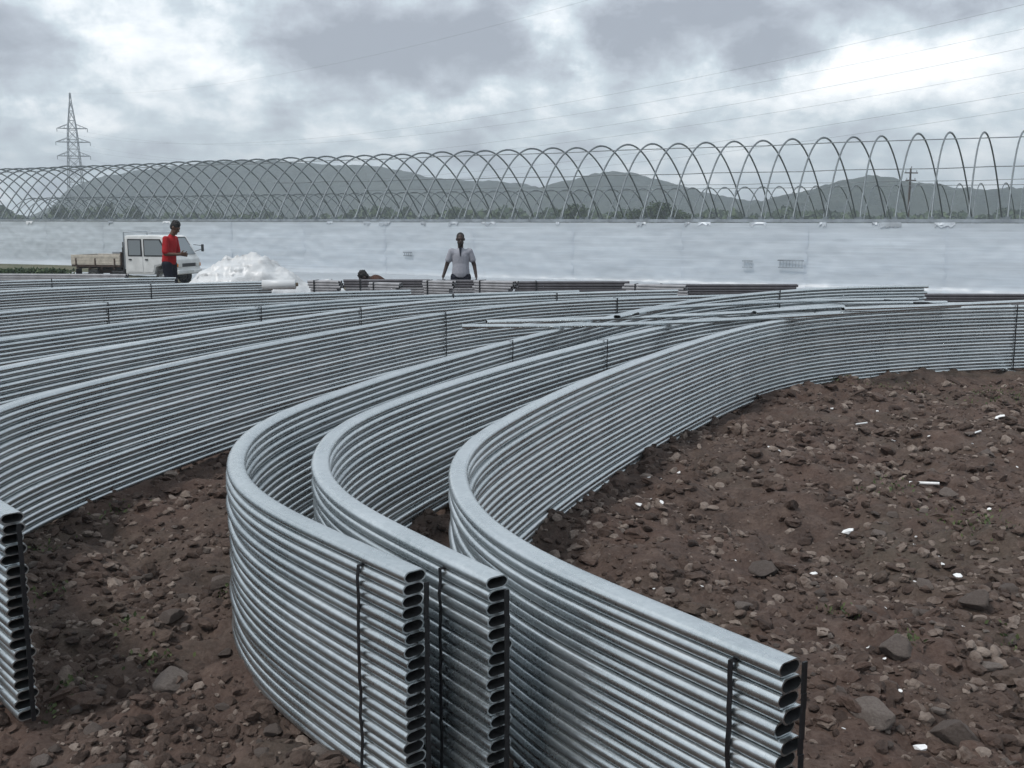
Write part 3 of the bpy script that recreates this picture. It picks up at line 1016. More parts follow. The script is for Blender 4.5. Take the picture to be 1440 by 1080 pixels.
straight('pipe_bundle', bx(520, 18.35), 18.35, -.35, .60, 2, 3, zt(398, 18.1), 'short pale pipe bundle in front of the dark bundle by the crouching person')
straight('pipe_bundle', bx(596, 18.3), 18.3, -.38, .58, 3, 3, zt(395, 18.1), 'short pale pipe bundle left of the standing grey shirted person')
straight('pipe_bundle', bx(612, 18.9), 18.9, .0, .85, 3, 3, zt(394, 18.8), 'dark pipe bundle at the legs of the standing grey shirted person')
straight('pipe_bundle', bx(668, 18.1), 18.1, -.38, .72, 3, 4, zt(395, 17.9), 'pale pipe bundle just right of the standing grey shirted person')
straight('pipe_bundle', bx(722, 18.2), 18.2, .01, 2.0, 4, 3, zt(395.5, 18.2), 'long dark pipe bundle right of the standing person')
straight('pipe_bundle', bx(878, 17.6), 17.6, -.35, 1.05, 4, 3, zt(400, 17.4), 'pale slanted pipe bundle ending in dark open ends right of centre')
straight('pipe_bundle', bx(884, 18.4), 18.4, -.01, 2.95, 4, 3, zt(399.5, 18.4), 'longest straight pipe bundle behind the raised stack end')
straight('pipe_bundle', bx(1190, 18.2), 18.2, -.03, 4.0, 3, 3, zt(414, 18.0), 'low straight pipe bundle at the far right behind the stacks')
straight('pipe_bundle', -12.8, 21.2, -.075, 5.0, 3, 3, zt(385, 21.0), 'long pale pipe bundle in front of the truck at far left')

# ------------------------------------------------------------------ roll and heap of white film
fr = thing('film_roll', 'short white roll of plastic film lying on the stacks right of the heap', 'film roll', (-3.92, 18.75, zt(400, 18.75)), .05)
m = MB()
m.lathe([(.0, 0), (.03, 0), (.03, -.02), (.08, -.02), (.088, -.03), (.09, -.3), (.085, -.62), (.0, -.63)], (0, 0, 0), (1, 0, 0), 20)
m.build('film', MT['heap'], fr)
MB().lathe([(.028, .02), (.034, .02), (.034, -.3)], (0, 0, 0), (1, 0, 0), 12).build('core', MT['timber'], fr)
def heap(name, x, y, rx, ry, h, seed, label):
    u = np.linspace(-1, 1, 70); v = np.linspace(-1, 1, 50)
    U, Vv = np.meshgrid(u, v)
    rr_ = np.sqrt(U ** 2 + Vv ** 2)
    z = np.clip(1 - rr_ ** 1.6, 0, 1) ** .8
    fold = .55 * np.abs(gnoise(U * 2.2 + seed, Vv * 2.2)) + .30 * np.abs(gnoise(U * 5 + seed, Vv * 5)) + .22 * np.abs(gnoise(U * 10 + seed, Vv * 14)) + .10 * np.abs(gnoise(U * 24 + seed, Vv * 24))
    z = z * (h * (.80 + .60 * fold)) + .03 * np.abs(gnoise(U * 14, Vv * 14 + seed))
    xx = x + U * rx * (1 + .1 * gnoise(U * 3, Vv * 3 + seed)); yy = y + Vv * ry + .16 * gnoise(U * 2.5 + seed, z * 9) + .10 * gnoise(U * 6 + seed, z * 22)
    V3 = np.stack([xx.ravel(), yy.ravel(), (height(xx.ravel(), yy.ravel()) - .05 + z.ravel())], 1)
    ii = np.arange(U.size).reshape(U.shape)
    F3 = np.stack([ii[:-1, :-1].ravel(), ii[:-1, 1:].ravel(), ii[1:, 1:].ravel(), ii[1:, :-1].ravel()], 1)
    return tag(link(name, fast_mesh(name, V3, F3, MT['heap'], True)), label, 'film heap')
heap('film_heap', bx(348, 28), 28, 2.1, 1.3, 1.60, 3.0, 'big crumpled heap of white plastic film right of the truck')
heap('film_heap', bx(455, 33), 33, .9, .7, .85, 8.0, 'smaller crumpled pile of white film left of the crouching person')
heap('film_heap', bx(585, 33), 33, .8, .7, .75, 21.0, 'low white film pile between the crouching and standing persons')
heap('film_heap', bx(1290, 30), 30, 3.2, .8, .36, 15.0, 'low strip of crumpled white film at the wall foot on the right')

# ------------------------------------------------------------------ truck
DTR = 43.0
tr = thing('small_truck', 'small white double cab flatbed truck parked before the film wall', 'truck', (bx(196, DTR), DTR, -.65), -.30)
# local x forward (right), y left; length 5.0
def roundprism(poly, y0, y1, name, mat, parent, bev=.05):
    m = MB().prism(poly, y0, y1)
    o = m.build(name, mat, parent)
    bm = bmesh.new(); bm.from_mesh(o.data)
    bmesh.ops.bevel(bm, geom=bm.edges[:], offset=bev, segments=3, affect='EDGES', profile=.6)
    for f in bm.faces: f.smooth = True
    bm.to_mesh(o.data); bm.free()
    return o
cabp = [(-.10, .42), (-.10, 1.92), (.0, 1.99), (1.55, 1.99), (1.72, 1.93), (2.18, 1.22), (2.32, 1.02), (2.34, .42), (1.98, .42), (1.90, .72), (1.62, .80), (1.34, .72), (1.26, .42)]
cab = roundprism(cabp, -.82, .82, 'cab', MT['paint'], tr, .04)
SIDE = -.82
for (x0, x1, xt0, xt1) in ((.10, .66, .10, .66), (.86, 1.92, .86, 1.56)):
    for sgn in (-1, 1):
        poly = [(x0, 1.20), (x1, 1.20), (xt1, 1.80), (xt0, 1.80)]
        big = [(x0 - .05, 1.15), (x1 + .07, 1.15), (xt1 + .05, 1.85), (xt0 - .05, 1.85)]
        y = sgn * .822
        w = MB().prism(big, y, y + sgn * .012).build('window', MT['black'], tr)
        MB().prism(poly, y + sgn * .004, y + sgn * .018).build('pane', MT['glass'], w)
for (x0, x1) in ((.02, .74), (.80, 1.95)):
    for sgn in (-1, 1):
        y = sgn * .823
        poly = [(x0, .52), (x1 if x1 < 1 else 1.22, .52), (x1 if x1 < 1 else 1.30, .80), (x1, .92), (x1, 1.12), (x0, 1.12)]
        d = MB().prism(poly, y, y + sgn * .012).build('door', MT['paint'], tr)
        MB().box((x0 + .14, y + sgn * .025, 1.02), (.13, .03, .05)).build('handle', MT['black'], d)
ws = MB()
ws.add([(2.205, -.70, 1.22), (2.205, .70, 1.22), (1.775, .62, 1.88), (1.775, -.62, 1.88)], [(0, 1, 2, 3)])
w = MB()
w.add([(2.195, -.76, 1.17), (2.195, .76, 1.17), (1.735, .70, 1.93), (1.735, -.70, 1.93), (2.18, -.76, 1.17), (2.18, .76, 1.17), (1.72, .70, 1.93), (1.72, -.70, 1.93)],
      [(0, 1, 2, 3), (7, 6, 5, 4), (0, 4, 5, 1), (1, 5, 6, 2), (2, 6, 7, 3), (3, 7, 4, 0)])
wo = w.build('windscreen', MT['black'], tr)
ws.build('pane', MT['glass'], wo)
MB().box((2.36, 0, .52), (.12, 1.62, .18), bev=.04).build('bumper', MT['paint'], tr)
MB().box((2.335, 0, .80), (.03, .9, .14), bev=.01).build('grille', MT['black'], tr)
for sgn in (-1, 1):
    h = MB().box((2.34, sgn * .60, .80), (.05, .26, .16), bev=.02).build('headlight', MT['lamp'], tr)
    MB().box((2.335, sgn * .77, .80), (.05, .08, .14), bev=.015).build('indicator', MT['amber'], tr)
    mr = MB(); mr.rod((2.05, sgn * .80, 1.30), (2.32, sgn * 1.02, 1.42), .014); mr.rod((2.05, sgn * .80, 1.60), (2.32, sgn * 1.02, 1.55), .014)
    mo = mr.build('mirror', MT['black'], tr)
    MB().box((2.33, sgn * 1.03, 1.46), (.05, .16, .30), bev=.03).build('mirror_head', MT['black'], mo)
# ladder rack, exhaust, chassis, bed
rk = MB()
for y in (-.76, .76):
    rk.rod((-.16, y, .62), (-.16, y, 2.12), .028)
rk.rod((-.16, -.76, 2.12), (-.16, .76, 2.12), .028); rk.rod((-.16, -.76, 1.55), (-.16, .76, 1.55), .022)
rk.rod((-.16, -.76, 2.12), (1.1, -.66, 2.08), .02); rk.rod((-.16, .76, 2.12), (1.1, .66, 2.08), .02); rk.rod((1.1, -.66, 2.08), (1.1, .66, 2.08), .02)
rk.build('roof_rack', MT['gutter'], tr)
ex = MB(); ex.rod((-.24, -.70, .45), (-.24, -.70, 1.50), .07, 10); ex.rod((-.24, -.70, 1.50), (-.24, -.70, 1.72), .045, 10)
ex.build('air_intake', MT['black'], tr)
ch = MB(); ch.box((0, -.35, .50), (4.6, .08, .16)); ch.box((0, .35, .50), (4.6, .08, .16))
for x in (-2.2, -1.4, -.5, .6, 1.8):
    ch.box((x, 0, .50), (.08, .64, .10))
ch.build('chassis', MT['rust'], tr)
ft = MB().box((-.55, -.60, .40), (.60, .34, .30), bev=.05).build('fuel_tank', MT['black'], tr)
bed = MB(); bed.box((-1.55, 0, .74), (2.40, 1.66, .08))
for x in (-2.5, -1.9, -1.3, -.7):
    bed.box((x, 0, .66), (.09, 1.60, .10))
bed.build('bed_floor', MT['rust'], tr)
for y in (-.83, .83):
    sb = MB(); sb.box((-1.55, y, .98), (2.40, .04, .40), bev=.008)
    for z in (.86, .98, 1.10):
        sb.box((-1.55, y + math.copysign(.022, y), z), (2.36, .014, .05))
    s_ = sb.build('side_board', MT['bedpaint'], tr)
    for x in (-2.5, -1.55, -.6):
        MB().box((x, y + math.copysign(.035, y), .90), (.05, .03, .30)).build('latch', MT['rust'], s_)
MB().box((-2.77, 0, .98), (.04, 1.62, .40), bev=.008).build('tailgate', MT['bedpaint'], tr)
MB().box((-.33, 0, 1.04), (.05, 1.62, .54), bev=.01).build('headboard', MT['rust'], tr)
MB().box((-1.0, .35, 1.26), (.9, .5, .10), bev=.02).build('toolbox', MT['gutter'], tr)
for sgn in (-1, 1):
    MB().box((-2.55, sgn * .66, .42), (.03, .34, .36)).build('mud_flap', MT['black'], tr)
MB().box((2.425, 0, .52), (.012, .42, .13), bev=.005).build('number_plate', MT['lamp'], tr)
for (x, r_) in ((1.62, .32), (-1.75, .30)):
    for sgn in (-1, 1):
        wh = MB().lathe([(r_ * .58, -.09), (r_ * .92, -.09), (r_, -.06), (r_, .06), (r_ * .92, .09), (r_ * .58, .09)], (x, sgn * .70, r_), (0, sgn, 0), 28).build('wheel', MT['rubber'], tr)
        MB().lathe([(0, .03), (r_ * .2, .07), (r_ * .26, .03), (r_ * .5, .02), (r_ * .58, .085), (r_ * .60, .085), (r_ * .60, -.08)], (x, sgn * .70, r_), (0, sgn, 0), 24).build('rim', MT['rim'], wh)

# ------------------------------------------------------------------ people
def remeshed(name, shapes, voxel, mat, parent, smooth_it=3):
    """shapes: list of (kind, ...) joined into one continuous surface by a voxel remesh"""
    vs, fs = [], []
    def ell(c, rad, R=None, n=14, m=9):
        o = len(vs)
        for i in range(m + 1):
            ph = -PI / 2 + PI * i / m
            for k in range(n):
                p = Vector((rad[0] * math.cos(ph) * math.cos(2 * PI * k / n), rad[1] * math.cos(ph) * math.sin(2 * PI * k / n), rad[2] * math.sin(ph)))
                if R is not None: p = R @ p
                vs.append(Vector(c) + p)
        for i in range(m):
            for k in range(n):
                fs.append((o + i * n + k, o + i * n + (k + 1) % n, o + (i + 1) * n + (k + 1) % n, o + (i + 1) * n + k))
    def cone(a, b, ra, rb, flat=1.0, side=(1, 0, 0)):
        a, b = Vector(a), Vector(b)
        d = (b - a).normalized()
        u = Vector(side) - d * d.dot(Vector(side))
        u = u.normalized() if u.length > 1e-3 else d.orthogonal().normalized()
        w = d.cross(u)
        n, o = 14, len(vs)
        prof = []
        for i in range(5):
            t = PI / 2 * (i / 4); prof.append((-ra * math.cos(t) * .9, ra * math.sin(t)))
        Ld = (b - a).length
        for i in range(1, 4): prof.append((Ld * i / 4, ra + (rb - ra) * i / 4))
        for i in range(5):
            t = PI / 2 * (i / 4); prof.append((Ld + rb * math.sin(t) * .9, rb * math.cos(t)))
        for h, r in prof:
            r = max(r, 1e-4)
            for k in range(n):
                vs.append(a + d * h + u * r * math.cos(2 * PI * k / n) + w * r * flat * math.sin(2 * PI * k / n))
        for i in range(len(prof) - 1):
            for k in range(n):
                fs.append((o + i * n + k, o + i * n + (k + 1) % n, o + (i + 1) * n + (k + 1) % n, o + (i + 1) * n + k))
    for s in shapes:
        (ell if s[0] == 'e' else cone)(*s[1:])
    me = mesh_from('tmp', vs, fs)
    o = bpy.data.objects.new('tmp', me)
    COL.objects.link(o)
    rm = o.modifiers.new('r', 'REMESH'); rm.mode = 'VOXEL'; rm.voxel_size = voxel; rm.use_smooth_shade = True
    if smooth_it:
        sm = o.modifiers.new('s', 'SMOOTH'); sm.factor = .5; sm.iterations = smooth_it
    dg = bpy.context.evaluated_depsgraph_get()
    dg.update()
    res = bpy.data.meshes.new_from_object(o.evaluated_get(dg))
    res.name = name
    res.materials.clear(); res.materials.append(mat)
    bpy.data.objects.remove(o); bpy.data.meshes.remove(me)
    return link(name, res, parent)

def V3(*a): return Vector(a)
def hand(shapes, wrist, dirv_, side, palm_n, curl=.35, s=1.0):
    """palm, four unequal fingers with a knuckle bend, thumb from the side of the palm"""
    d = Vector(dirv_).normalized(); sd_ = Vector(side).normalized(); nn_ = Vector(palm_n).normalized()
    w = Vector(wrist)
    pc = w + d * .05 * s
    for q in (-.026, -.009, .009, .026):
        shapes.append(('c', w + sd_ * q * .6 * s, w + d * .088 * s + sd_ * q * s, .014 * s, .013 * s))
    for q, L in zip((-.030, -.010, .010, .030), (.062, .074, .080, .072)):
        k0 = w + d * .092 * s + sd_ * q * s
        k1 = k0 + (d * math.cos(curl) + nn_ * math.sin(curl)) * L * .52 * s
        k2 = k1 + (d * math.cos(curl * 2.4) + nn_ * math.sin(curl * 2.4)) * L * .48 * s
        shapes.append(('c', k0, k1, .0098 * s, .0090 * s)); shapes.append(('c', k1, k2, .0090 * s, .0075 * s))
    t0 = w + d * .025 * s + sd_ * .030 * s
    t1 = t0 + (d * .6 + sd_ * .7 + nn_ * .25).normalized() * .045 * s
    t2 = t1 + (d * .85 + sd_ * .2 + nn_ * .35).normalized() * .032 * s
    shapes.append(('c', t0, t1, .014 * s, .011 * s)); shapes.append(('c', t1, t2, .011 * s, .009 * s))

def person(label, loc, rz, J, mats, hair_style, group=None, extras=None):
    """J: joints in the person's frame, which faces local -y; mats: skin, hair, shirt, trousers"""
    root = thing('person', label, 'person', loc, rz, group)
    sk, ha, sh, tro = mats
    body = []
    # trunk
    pel, che, nb, hd = J['pelvis'], J['chest'], J['neck'], J['head']
    body += [('c', pel, pel + (che - pel) * .55, .150, .132, .68), ('c', pel + (che - pel) * .5, che, .138, .155, .64), ('c', nb - (nb - che) * .15, hd - (hd - nb) * .25, .056, .053)]
    for s in ('l', 'r'):
        body += [('c', che + (J['sho_' + s] - che) * .35, J['sho_' + s], .085, .060), ('c', J['sho_' + s], J['elb_' + s], .052, .041), ('c', J['elb_' + s], J['wri_' + s], .040, .027),
                 ('c', J['hip_' + s], J['kne_' + s], .088, .058), ('c', J['kne_' + s], J['ank_' + s], .056, .038), ('c', J['ank_' + s], J['toe_' + s], .042, .034)]
        hand(body, J['wri_' + s], J['hd_' + s], J['hs_' + s], J['hn_' + s], J.get('curl', .4))
    f = J['face'].normalized(); upv = J['up'].normalized(); rt = f.cross(upv).normalized()
    R = Matrix((rt, -f, upv)).transposed()
    def hp(x, y, z): return hd + R @ Vector((x, y, z))          # -y is the face side
    body += [('e', hp(0, .012, .02), (.074, .094, .102), R), ('e', hp(0, -.030, -.055), (.056, .060, .060), R), ('c', hp(0, -.085, .012), hp(0, -.104, -.024), .011, .016),
             ('e', hp(0, -.074, .034), (.050, .020, .012), R), ('e', hp(0, -.085, -.058), (.026, .012, .010), R), ('e', hp(.078, .01, -.005), (.012, .022, .032), R), ('e', hp(-.078, .01, -.005), (.012, .022, .032), R), ('e', hp(0, -.072, -.098), (.030, .026, .020), R)]
    remeshed('body', body, .0085, sk, root, 2)
    for s in (-1, 1):
        MB().lathe([(0.0001, -.008), (.008, -.005), (.011, 0), (.008, .005), (.0001, .008)], hp(s * .031, -.080, .018), f, 10).build('eye', MT['black'], root)
    if hair_style == 'short':
        hs = [('e', hp(0, .022, .046), (.082, .098, .092), R), ('e', hp(0, .050, -.005), (.078, .062, .075), R)]
        for i in range(26):
            a = random.uniform(0, 2 * PI); e = random.uniform(.25, 1.4)
            hs.append(('e', hp(.078 * math.cos(a) * math.cos(e), .024 + .092 * math.sin(a) * math.cos(e), .048 + .088 * math.sin(e)), (.018, .018, .016)))
        remeshed('hair', hs, .008, ha, root, 1)
    else:
        hs = [('e', hp(0, .026, .040), (.079, .092, .090), R)]
        remeshed('hair', hs, .008, ha, root, 1)
        bd = [('e', hp(0, -.048, -.082), (.052, .048, .046), R), ('e', hp(.045, -.02, -.055), (.018, .04, .045), R), ('e', hp(-.045, -.02, -.055), (.018, .04, .045), R)]
        remeshed('beard', bd, .008, ha, root, 1)
    # shirt
    shs = [('c', pel + V3(0, 0, .005) + (che - pel) * .02, pel + (che - pel) * .5, .178, .160, .74), ('c', pel + (che - pel) * .45, che + (nb - che) * .05, .160, .172, .70), ('c', che + (nb - che) * .2, nb - (nb - che) * .10, .110, .064)]
    slf = J.get('sleeve', .62)
    for s in ('l', 'r'):
        a, b = J['sho_' + s], J['elb_' + s]
        shs += [('c', che + (a - che) * .35, a, .094, .064), ('c', a, a + (b - a) * slf, .060, .066)]
        for q in range(4):
            p = pel + (che - pel) * random.uniform(.1, .8)
    for q in range(9):                                            # soft folds
        z = random.uniform(.05, .75); a = random.uniform(0, 2 * PI)
        p = pel + (che - pel) * z
        shs.append(('c', p + V3(.15 * math.cos(a), .105 * math.sin(a), 0), p + V3(.155 * math.cos(a + .7), .11 * math.sin(a + .7), random.uniform(-.07, .07)), .016, .010))
    remeshed('shirt', shs, .010, sh, root, 3)
    ts = [('c', pel + V3(0, 0, .015), pel - V3(0, 0, .03), .158, .160, .74)]
    for s in ('l', 'r'):
        ts += [('c', J['hip_' + s], J['kne_' + s], .108, .080), ('c', J['kne_' + s], J['kne_' + s] + (J['ank_' + s] - J['kne_' + s]) * .93, .078, .064)]
    remeshed('trousers', ts, .011, tro, root, 3)
    for s in ('l', 'r'):
        a, t = J['ank_' + s], J['toe_' + s]
        remeshed('shoe', [('c', a - V3(0, 0, .035) + (a - t) * .15, t + (t - a) * .12, .050, .044, .8), ('e', a - V3(0, 0, .01), (.052, .055, .05))], .010, MT['leather'], root, 2)
    return root

# standing person in grey, facing the camera, arms hanging a little away from the sides
J = dict(pelvis=V3(0, 0, .96), chest=V3(0, 0, 1.30), neck=V3(0, -.005, 1.46), head=V3(0, -.035, 1.63), face=V3(.05, -1, -.22), up=V3(0, -.18, 1),
         sho_l=V3(.180, 0, 1.40), sho_r=V3(-.180, 0, 1.40), elb_l=V3(.265, .03, 1.12), elb_r=V3(-.275, .02, 1.12), wri_l=V3(.305, -.04, .90), wri_r=V3(-.345, -.03, .90),
         hd_l=V3(.05, -.1, -1), hd_r=V3(-.08, -.1, -1), hs_l=V3(0, -1, 0), hs_r=V3(0, -1, 0), hn_l=V3(-1, 0, 0), hn_r=V3(1, 0, 0),
         hip_l=V3(.095, 0, .90), hip_r=V3(-.095, 0, .90), kne_l=V3(.13, -.02, .50), kne_r=V3(-.13, -.02, .50), ank_l=V3(.14, .03, .09), ank_r=V3(-.14, .03, .09), toe_l=V3(.16, -.12, .045), toe_r=V3(-.16, -.12, .045), sleeve=.62)
gp = person('person in a grey short sleeved shirt standing facing the camera behind the pipe bundles', (bx(648, 20.2), 20.2, float(height(bx(648, 20.2), 20.2))), .0, J, (MT['skin_dark'], MT['hair'], MT['grey'], MT['navy']), 'bald')
# open placket at the neck
pk = MB(); pk.add([(-.030, -.098, 1.475), (.030, -.098, 1.475), (.004, -.131, 1.30), (-.004, -.131, 1.30), (-.030, -.08, 1.475), (.030, -.08, 1.475), (.004, -.11, 1.30), (-.004, -.11, 1.30)], [(0, 1, 2, 3), (7, 6, 5, 4), (0, 3, 7, 4), (1, 5, 6, 2), (0, 4, 5, 1), (3, 2, 6, 7)])
pk.build('placket', MT['navy'], gp)

# person in red, turned to the right, head bowed over the hands
J = dict(pelvis=V3(0, .02, .98), chest=V3(0, -.02, 1.33), neck=V3(0, -.07, 1.50), head=V3(0, -.15, 1.645), face=V3(0, -1, -.75), up=V3(0, -.65, 1),
         sho_l=V3(.19, -.03, 1.425), sho_r=V3(-.19, -.03, 1.425), elb_l=V3(.25, -.04, 1.13), elb_r=V3(-.25, -.04, 1.13), wri_l=V3(.09, -.27, 1.10), wri_r=V3(-.11, -.28, 1.12),
         hd_l=V3(-.5, -1, .1), hd_r=V3(.5, -1, .1), hs_l=V3(.3, -.1, 1), hs_r=V3(-.3, -.1, 1), hn_l=V3(-1, .4, 0), hn_r=V3(1, .4, 0), curl=.8,
         hip_l=V3(.095, .02, .92), hip_r=V3(-.095, .02, .92), kne_l=V3(.11, .0, .51), kne_r=V3(-.11, -.04, .51), ank_l=V3(.12, .05, .09), ank_r=V3(-.12, .0, .09), toe_l=V3(.14, -.10, .045), toe_r=V3(-.14, -.15, .045), sleeve=.86)
rp_x, rp_y = bx(240, 21.5), 21.5
rp = person('person in a red shirt standing side on with head bowed before the truck', (rp_x, rp_y, float(height(rp_x, rp_y))), math.radians(80), J, (MT['skin'], MT['hair'], MT['red'], MT['navy']), 'short')
rp.scale = (1.04, 1.04, 1.04)

# crouching person bent forward to the left, only head and back showing
J = dict(pelvis=V3(0, .20, .50), chest=V3(0, -.12, .72), neck=V3(0, -.26, .77), head=V3(0, -.40, .80), face=V3(0, -.8, -.75), up=V3(0, -.7, .75),
         sho_l=V3(.19, -.19, .73), sho_r=V3(-.19, -.19, .73), elb_l=V3(.24, -.28, .45), elb_r=V3(-.24, -.28, .45), wri_l=V3(.15, -.45, .28), wri_r=V3(-.15, -.45, .28),
         hd_l=V3(0, -.6, -1), hd_r=V3(0, -.6, -1), hs_l=V3(-1, 0, 0), hs_r=V3(1, 0, 0), hn_l=V3(0, .9, -.3), hn_r=V3(0, .9, -.3), curl=.7,
         hip_l=V3(.10, .20, .44), hip_r=V3(-.10, .20, .44), kne_l=V3(.17, -.18, .50), kne_r=V3(-.17, -.18, .50), ank_l=V3(.15, .08, .10), ank_r=V3(-.15, .08, .10), toe_l=V3(.17, -.09, .045), toe_r=V3(-.17, -.09, .045), sleeve=.8)
cx_, cy_ = bx(540, 20.0), 20.0
person('dark haired person in brown crouching behind the pipe bundles, head down', (cx_, cy_, float(height(cx_, cy_)) + .10), math.radians(-72), J, (MT['skin_dark'], MT['hair'], MT['brown'], MT['navy']), 'short')

# ------------------------------------------------------------------ rocks, clods, scraps, weeds
def rock_mesh(seed, sub=4, cuts=13):
    r = np.random.default_rng(seed)
    bm = bmesh.new()
    bmesh.ops.create_icosphere(bm, subdivisions=sub, radius=1)
    co = np.array([v.co[:] for v in bm.verts])
    for _ in range(cuts):
        n = r.normal(0, 1, 3); n /= np.linalg.norm(n)
        d = r.uniform(.42, .80)
        over = co @ n - d
        co = co - np.outer(np.clip(over, 0, None) * .93, n)
    ph = r.uniform(0, 9)
    co = co * (1 + .10 * gnoise(co[:, 0] * 2 + ph, co[:, 1] * 2 + co[:, 2] * 1.3)[:, None] + .05 * gnoise(co[:, 0] * 6 + ph, co[:, 2] * 6 + co[:, 1] * 3)[:, None])
    rg = np.abs(gnoise(co[:, 0] * 4 + co[:, 1] * 2 + ph, co[:, 2] * 4 - co[:, 1] * 3)) + .5 * np.abs(gnoise(co[:, 0] * 10 + ph, co[:, 2] * 10 + co[:, 1] * 7))
    co = co * (1 - .13 * rg)[:, None]
    for v, c in zip(bm.verts, co):
        v.co = c
    me = bpy.data.meshes.new('rock')
    bm.to_mesh(me); bm.free()
    me.materials.append(MT['rock'])
    me.polygons.foreach_set('use_smooth', [sub > 2] * len(me.polygons))
    return me
ROCKS = [rock_mesh(100 + i) for i in range(10)]
def ground_px(px, py):
    u = (px - 720) / FPX; v = -(py - 540) / FPX
    dy = math.cos(PITCH) + v * math.sin(PITCH); dz_ = -math.sin(PITCH) + v * math.cos(PITCH)
    t = 2.0 / -dz_
    return u * t, dy * t
USED = {}
GENERIC = 'stone in the rubble beside the stacks'
def place_rock(px, py, wpx, label, group, k, flat=.6, mat=None):
    x, y = ground_px(px, py)
    s = wpx * (.92 if group is None else .9) / FPX * math.hypot(y, 2) / 2
    z = float(height(x, y))
    o = link('rock', ROCKS[k % 10], None, (x, y, z + s * flat * .35), (random.uniform(-.25, .25), random.uniform(-.25, .25), random.uniform(0, 6.28)), (s * 1.15, s * .92, s * flat))
    if group:
        best = min(MAIN, key=lambda q: math.hypot(q[0] - px, q[1] - py))
        dx_, dy_ = px - best[0], py - best[1]
        if math.hypot(dx_, dy_) < 110:
            where = ('right of' if dx_ > 0 else 'left of') if abs(dx_) > abs(dy_) else ('below' if dy_ > 0 else 'above')
            size = 'tiny' if wpx < 9 else 'small' if wpx < 13 else 'middling' if wpx < 19 else 'larger'
            near = '' if math.hypot(dx_, dy_) < 55 else 'farther '
            label = f'{size} stone {near}{where} the {best[3]}'
            label = ' '.join(label.split()[:16])
            if label in USED:
                label = label.replace(' stone ', (' flat stone ', ' lumpy stone ', ' dull stone ', ' rough stone ')[USED[label] % 4], 1) if len(label.split()) < 16 else GENERIC
            USED[label] = USED.get(label, 0) + 1
            if USED[label] > 1: label = GENERIC
    return tag(o, label, 'rock', group)
MAIN = [(1345, 1035, 84, 'pale angular boulder nearest the bottom right corner'), (1228, 1025, 72, 'brown blocky rock right of the front stack end'), (1256, 930, 66, 'grey angular rock above the blocky brown one'),
        (1075, 808, 58, 'large pale rock beside the middle of the rightmost stack'), (1046, 856, 36, 'small grey rock just below the large pale rock'), (1372, 860, 52, 'brown rock at the right edge, middle height'),
        (1420, 835, 44, 'dark rock touching the right edge'), (1300, 830, 34, 'grey rock in the middle of the right rubble'), (1395, 935, 40, 'brown rock low at the right edge above the boulder'),
        (1205, 860, 30, 'dull rock right of the small grey rock'), (1385, 655, 34, 'grey stone near the white sticks on the right'), (1240, 745, 34, 'rounded brown rock in the centre of the right rubble'),
        (1330, 700, 36, 'pale stone next to the long white stick'), (310, 832, 46, 'long pale rock by the left stack bulge'), (254, 842, 34, 'pale brown rock left of the long pale one'),
        (318, 912, 26, 'round grey stone touching the third stack'), (190, 818, 26, 'round stone in the left gap, furthest left'), (245, 958, 70, 'flat brown slab in the left foreground'),
        (445, 1066, 60, 'pale round rock at the bottom edge under the third stack'), (372, 1052, 30, 'small pale stone left of the round rock at the bottom'), (150, 1068, 58, 'brown earthy rock in the bottom left corner'),
        (60, 1045, 40, 'earthy stone at the bottom left edge'), (128, 1020, 36, 'dark stone beside the left stack ends'), (240, 885, 44, 'sloping pale stone in the middle of the left gap'), (385, 1012, 34, 'dull stone in the hollow under the third stack')]
for k, (px, py, w, lab) in enumerate(MAIN):
    place_rock(px, py, w, lab, None, k, random.uniform(.55, .8))
# medium stones: individuals, grouped by the patch they lie in
def clear(x, y, gap=.16):
    for p in BPTS:
        if np.min(np.hypot(p[:, 0] - x, p[:, 1] - y)) < gap:
            return False
    return True
BPTS = []
for (x, y, h, *_r) in BUNDLES[:5]:
    ca, sa = math.cos(h), math.sin(h)
    BPTS.append(np.stack([x + CX[::4] * ca - CY[::4] * sa, y + CX[::4] * sa + CY[::4] * ca], 1))
ZONES = [((820, 1435, 600, 1070), 120, 'stone among the dark rubble right of the rightmost stack', 'stones in the rubble right of the stacks'),
         ((40, 470, 700, 1075), 75, 'stone in the earth between the left edge stack and the third stack', 'stones in the earth of the left gap'),
         ((1130, 1435, 560, 680), 22, 'stone on the far slope below the straight run of the rightmost stack', 'stones on the far right slope')]
rs = random.Random(5)
for (x0, x1, y0, y1), cnt, lab, grp in ZONES:
    done = 0
    while done < cnt:
        px, py = rs.uniform(x0, x1), rs.uniform(y0, y1)
        x, y = ground_px(px, py)
        if not clear(x, y):
            continue
        w = rs.choice((11, 12, 13, 15, 17, 20, 24, 30)) * (.55 + .55 * (py - 540) / 540)
        place_rock(px, py, w, lab, grp, rs.randrange(10), rs.uniform(.45, .8))
        done += 1

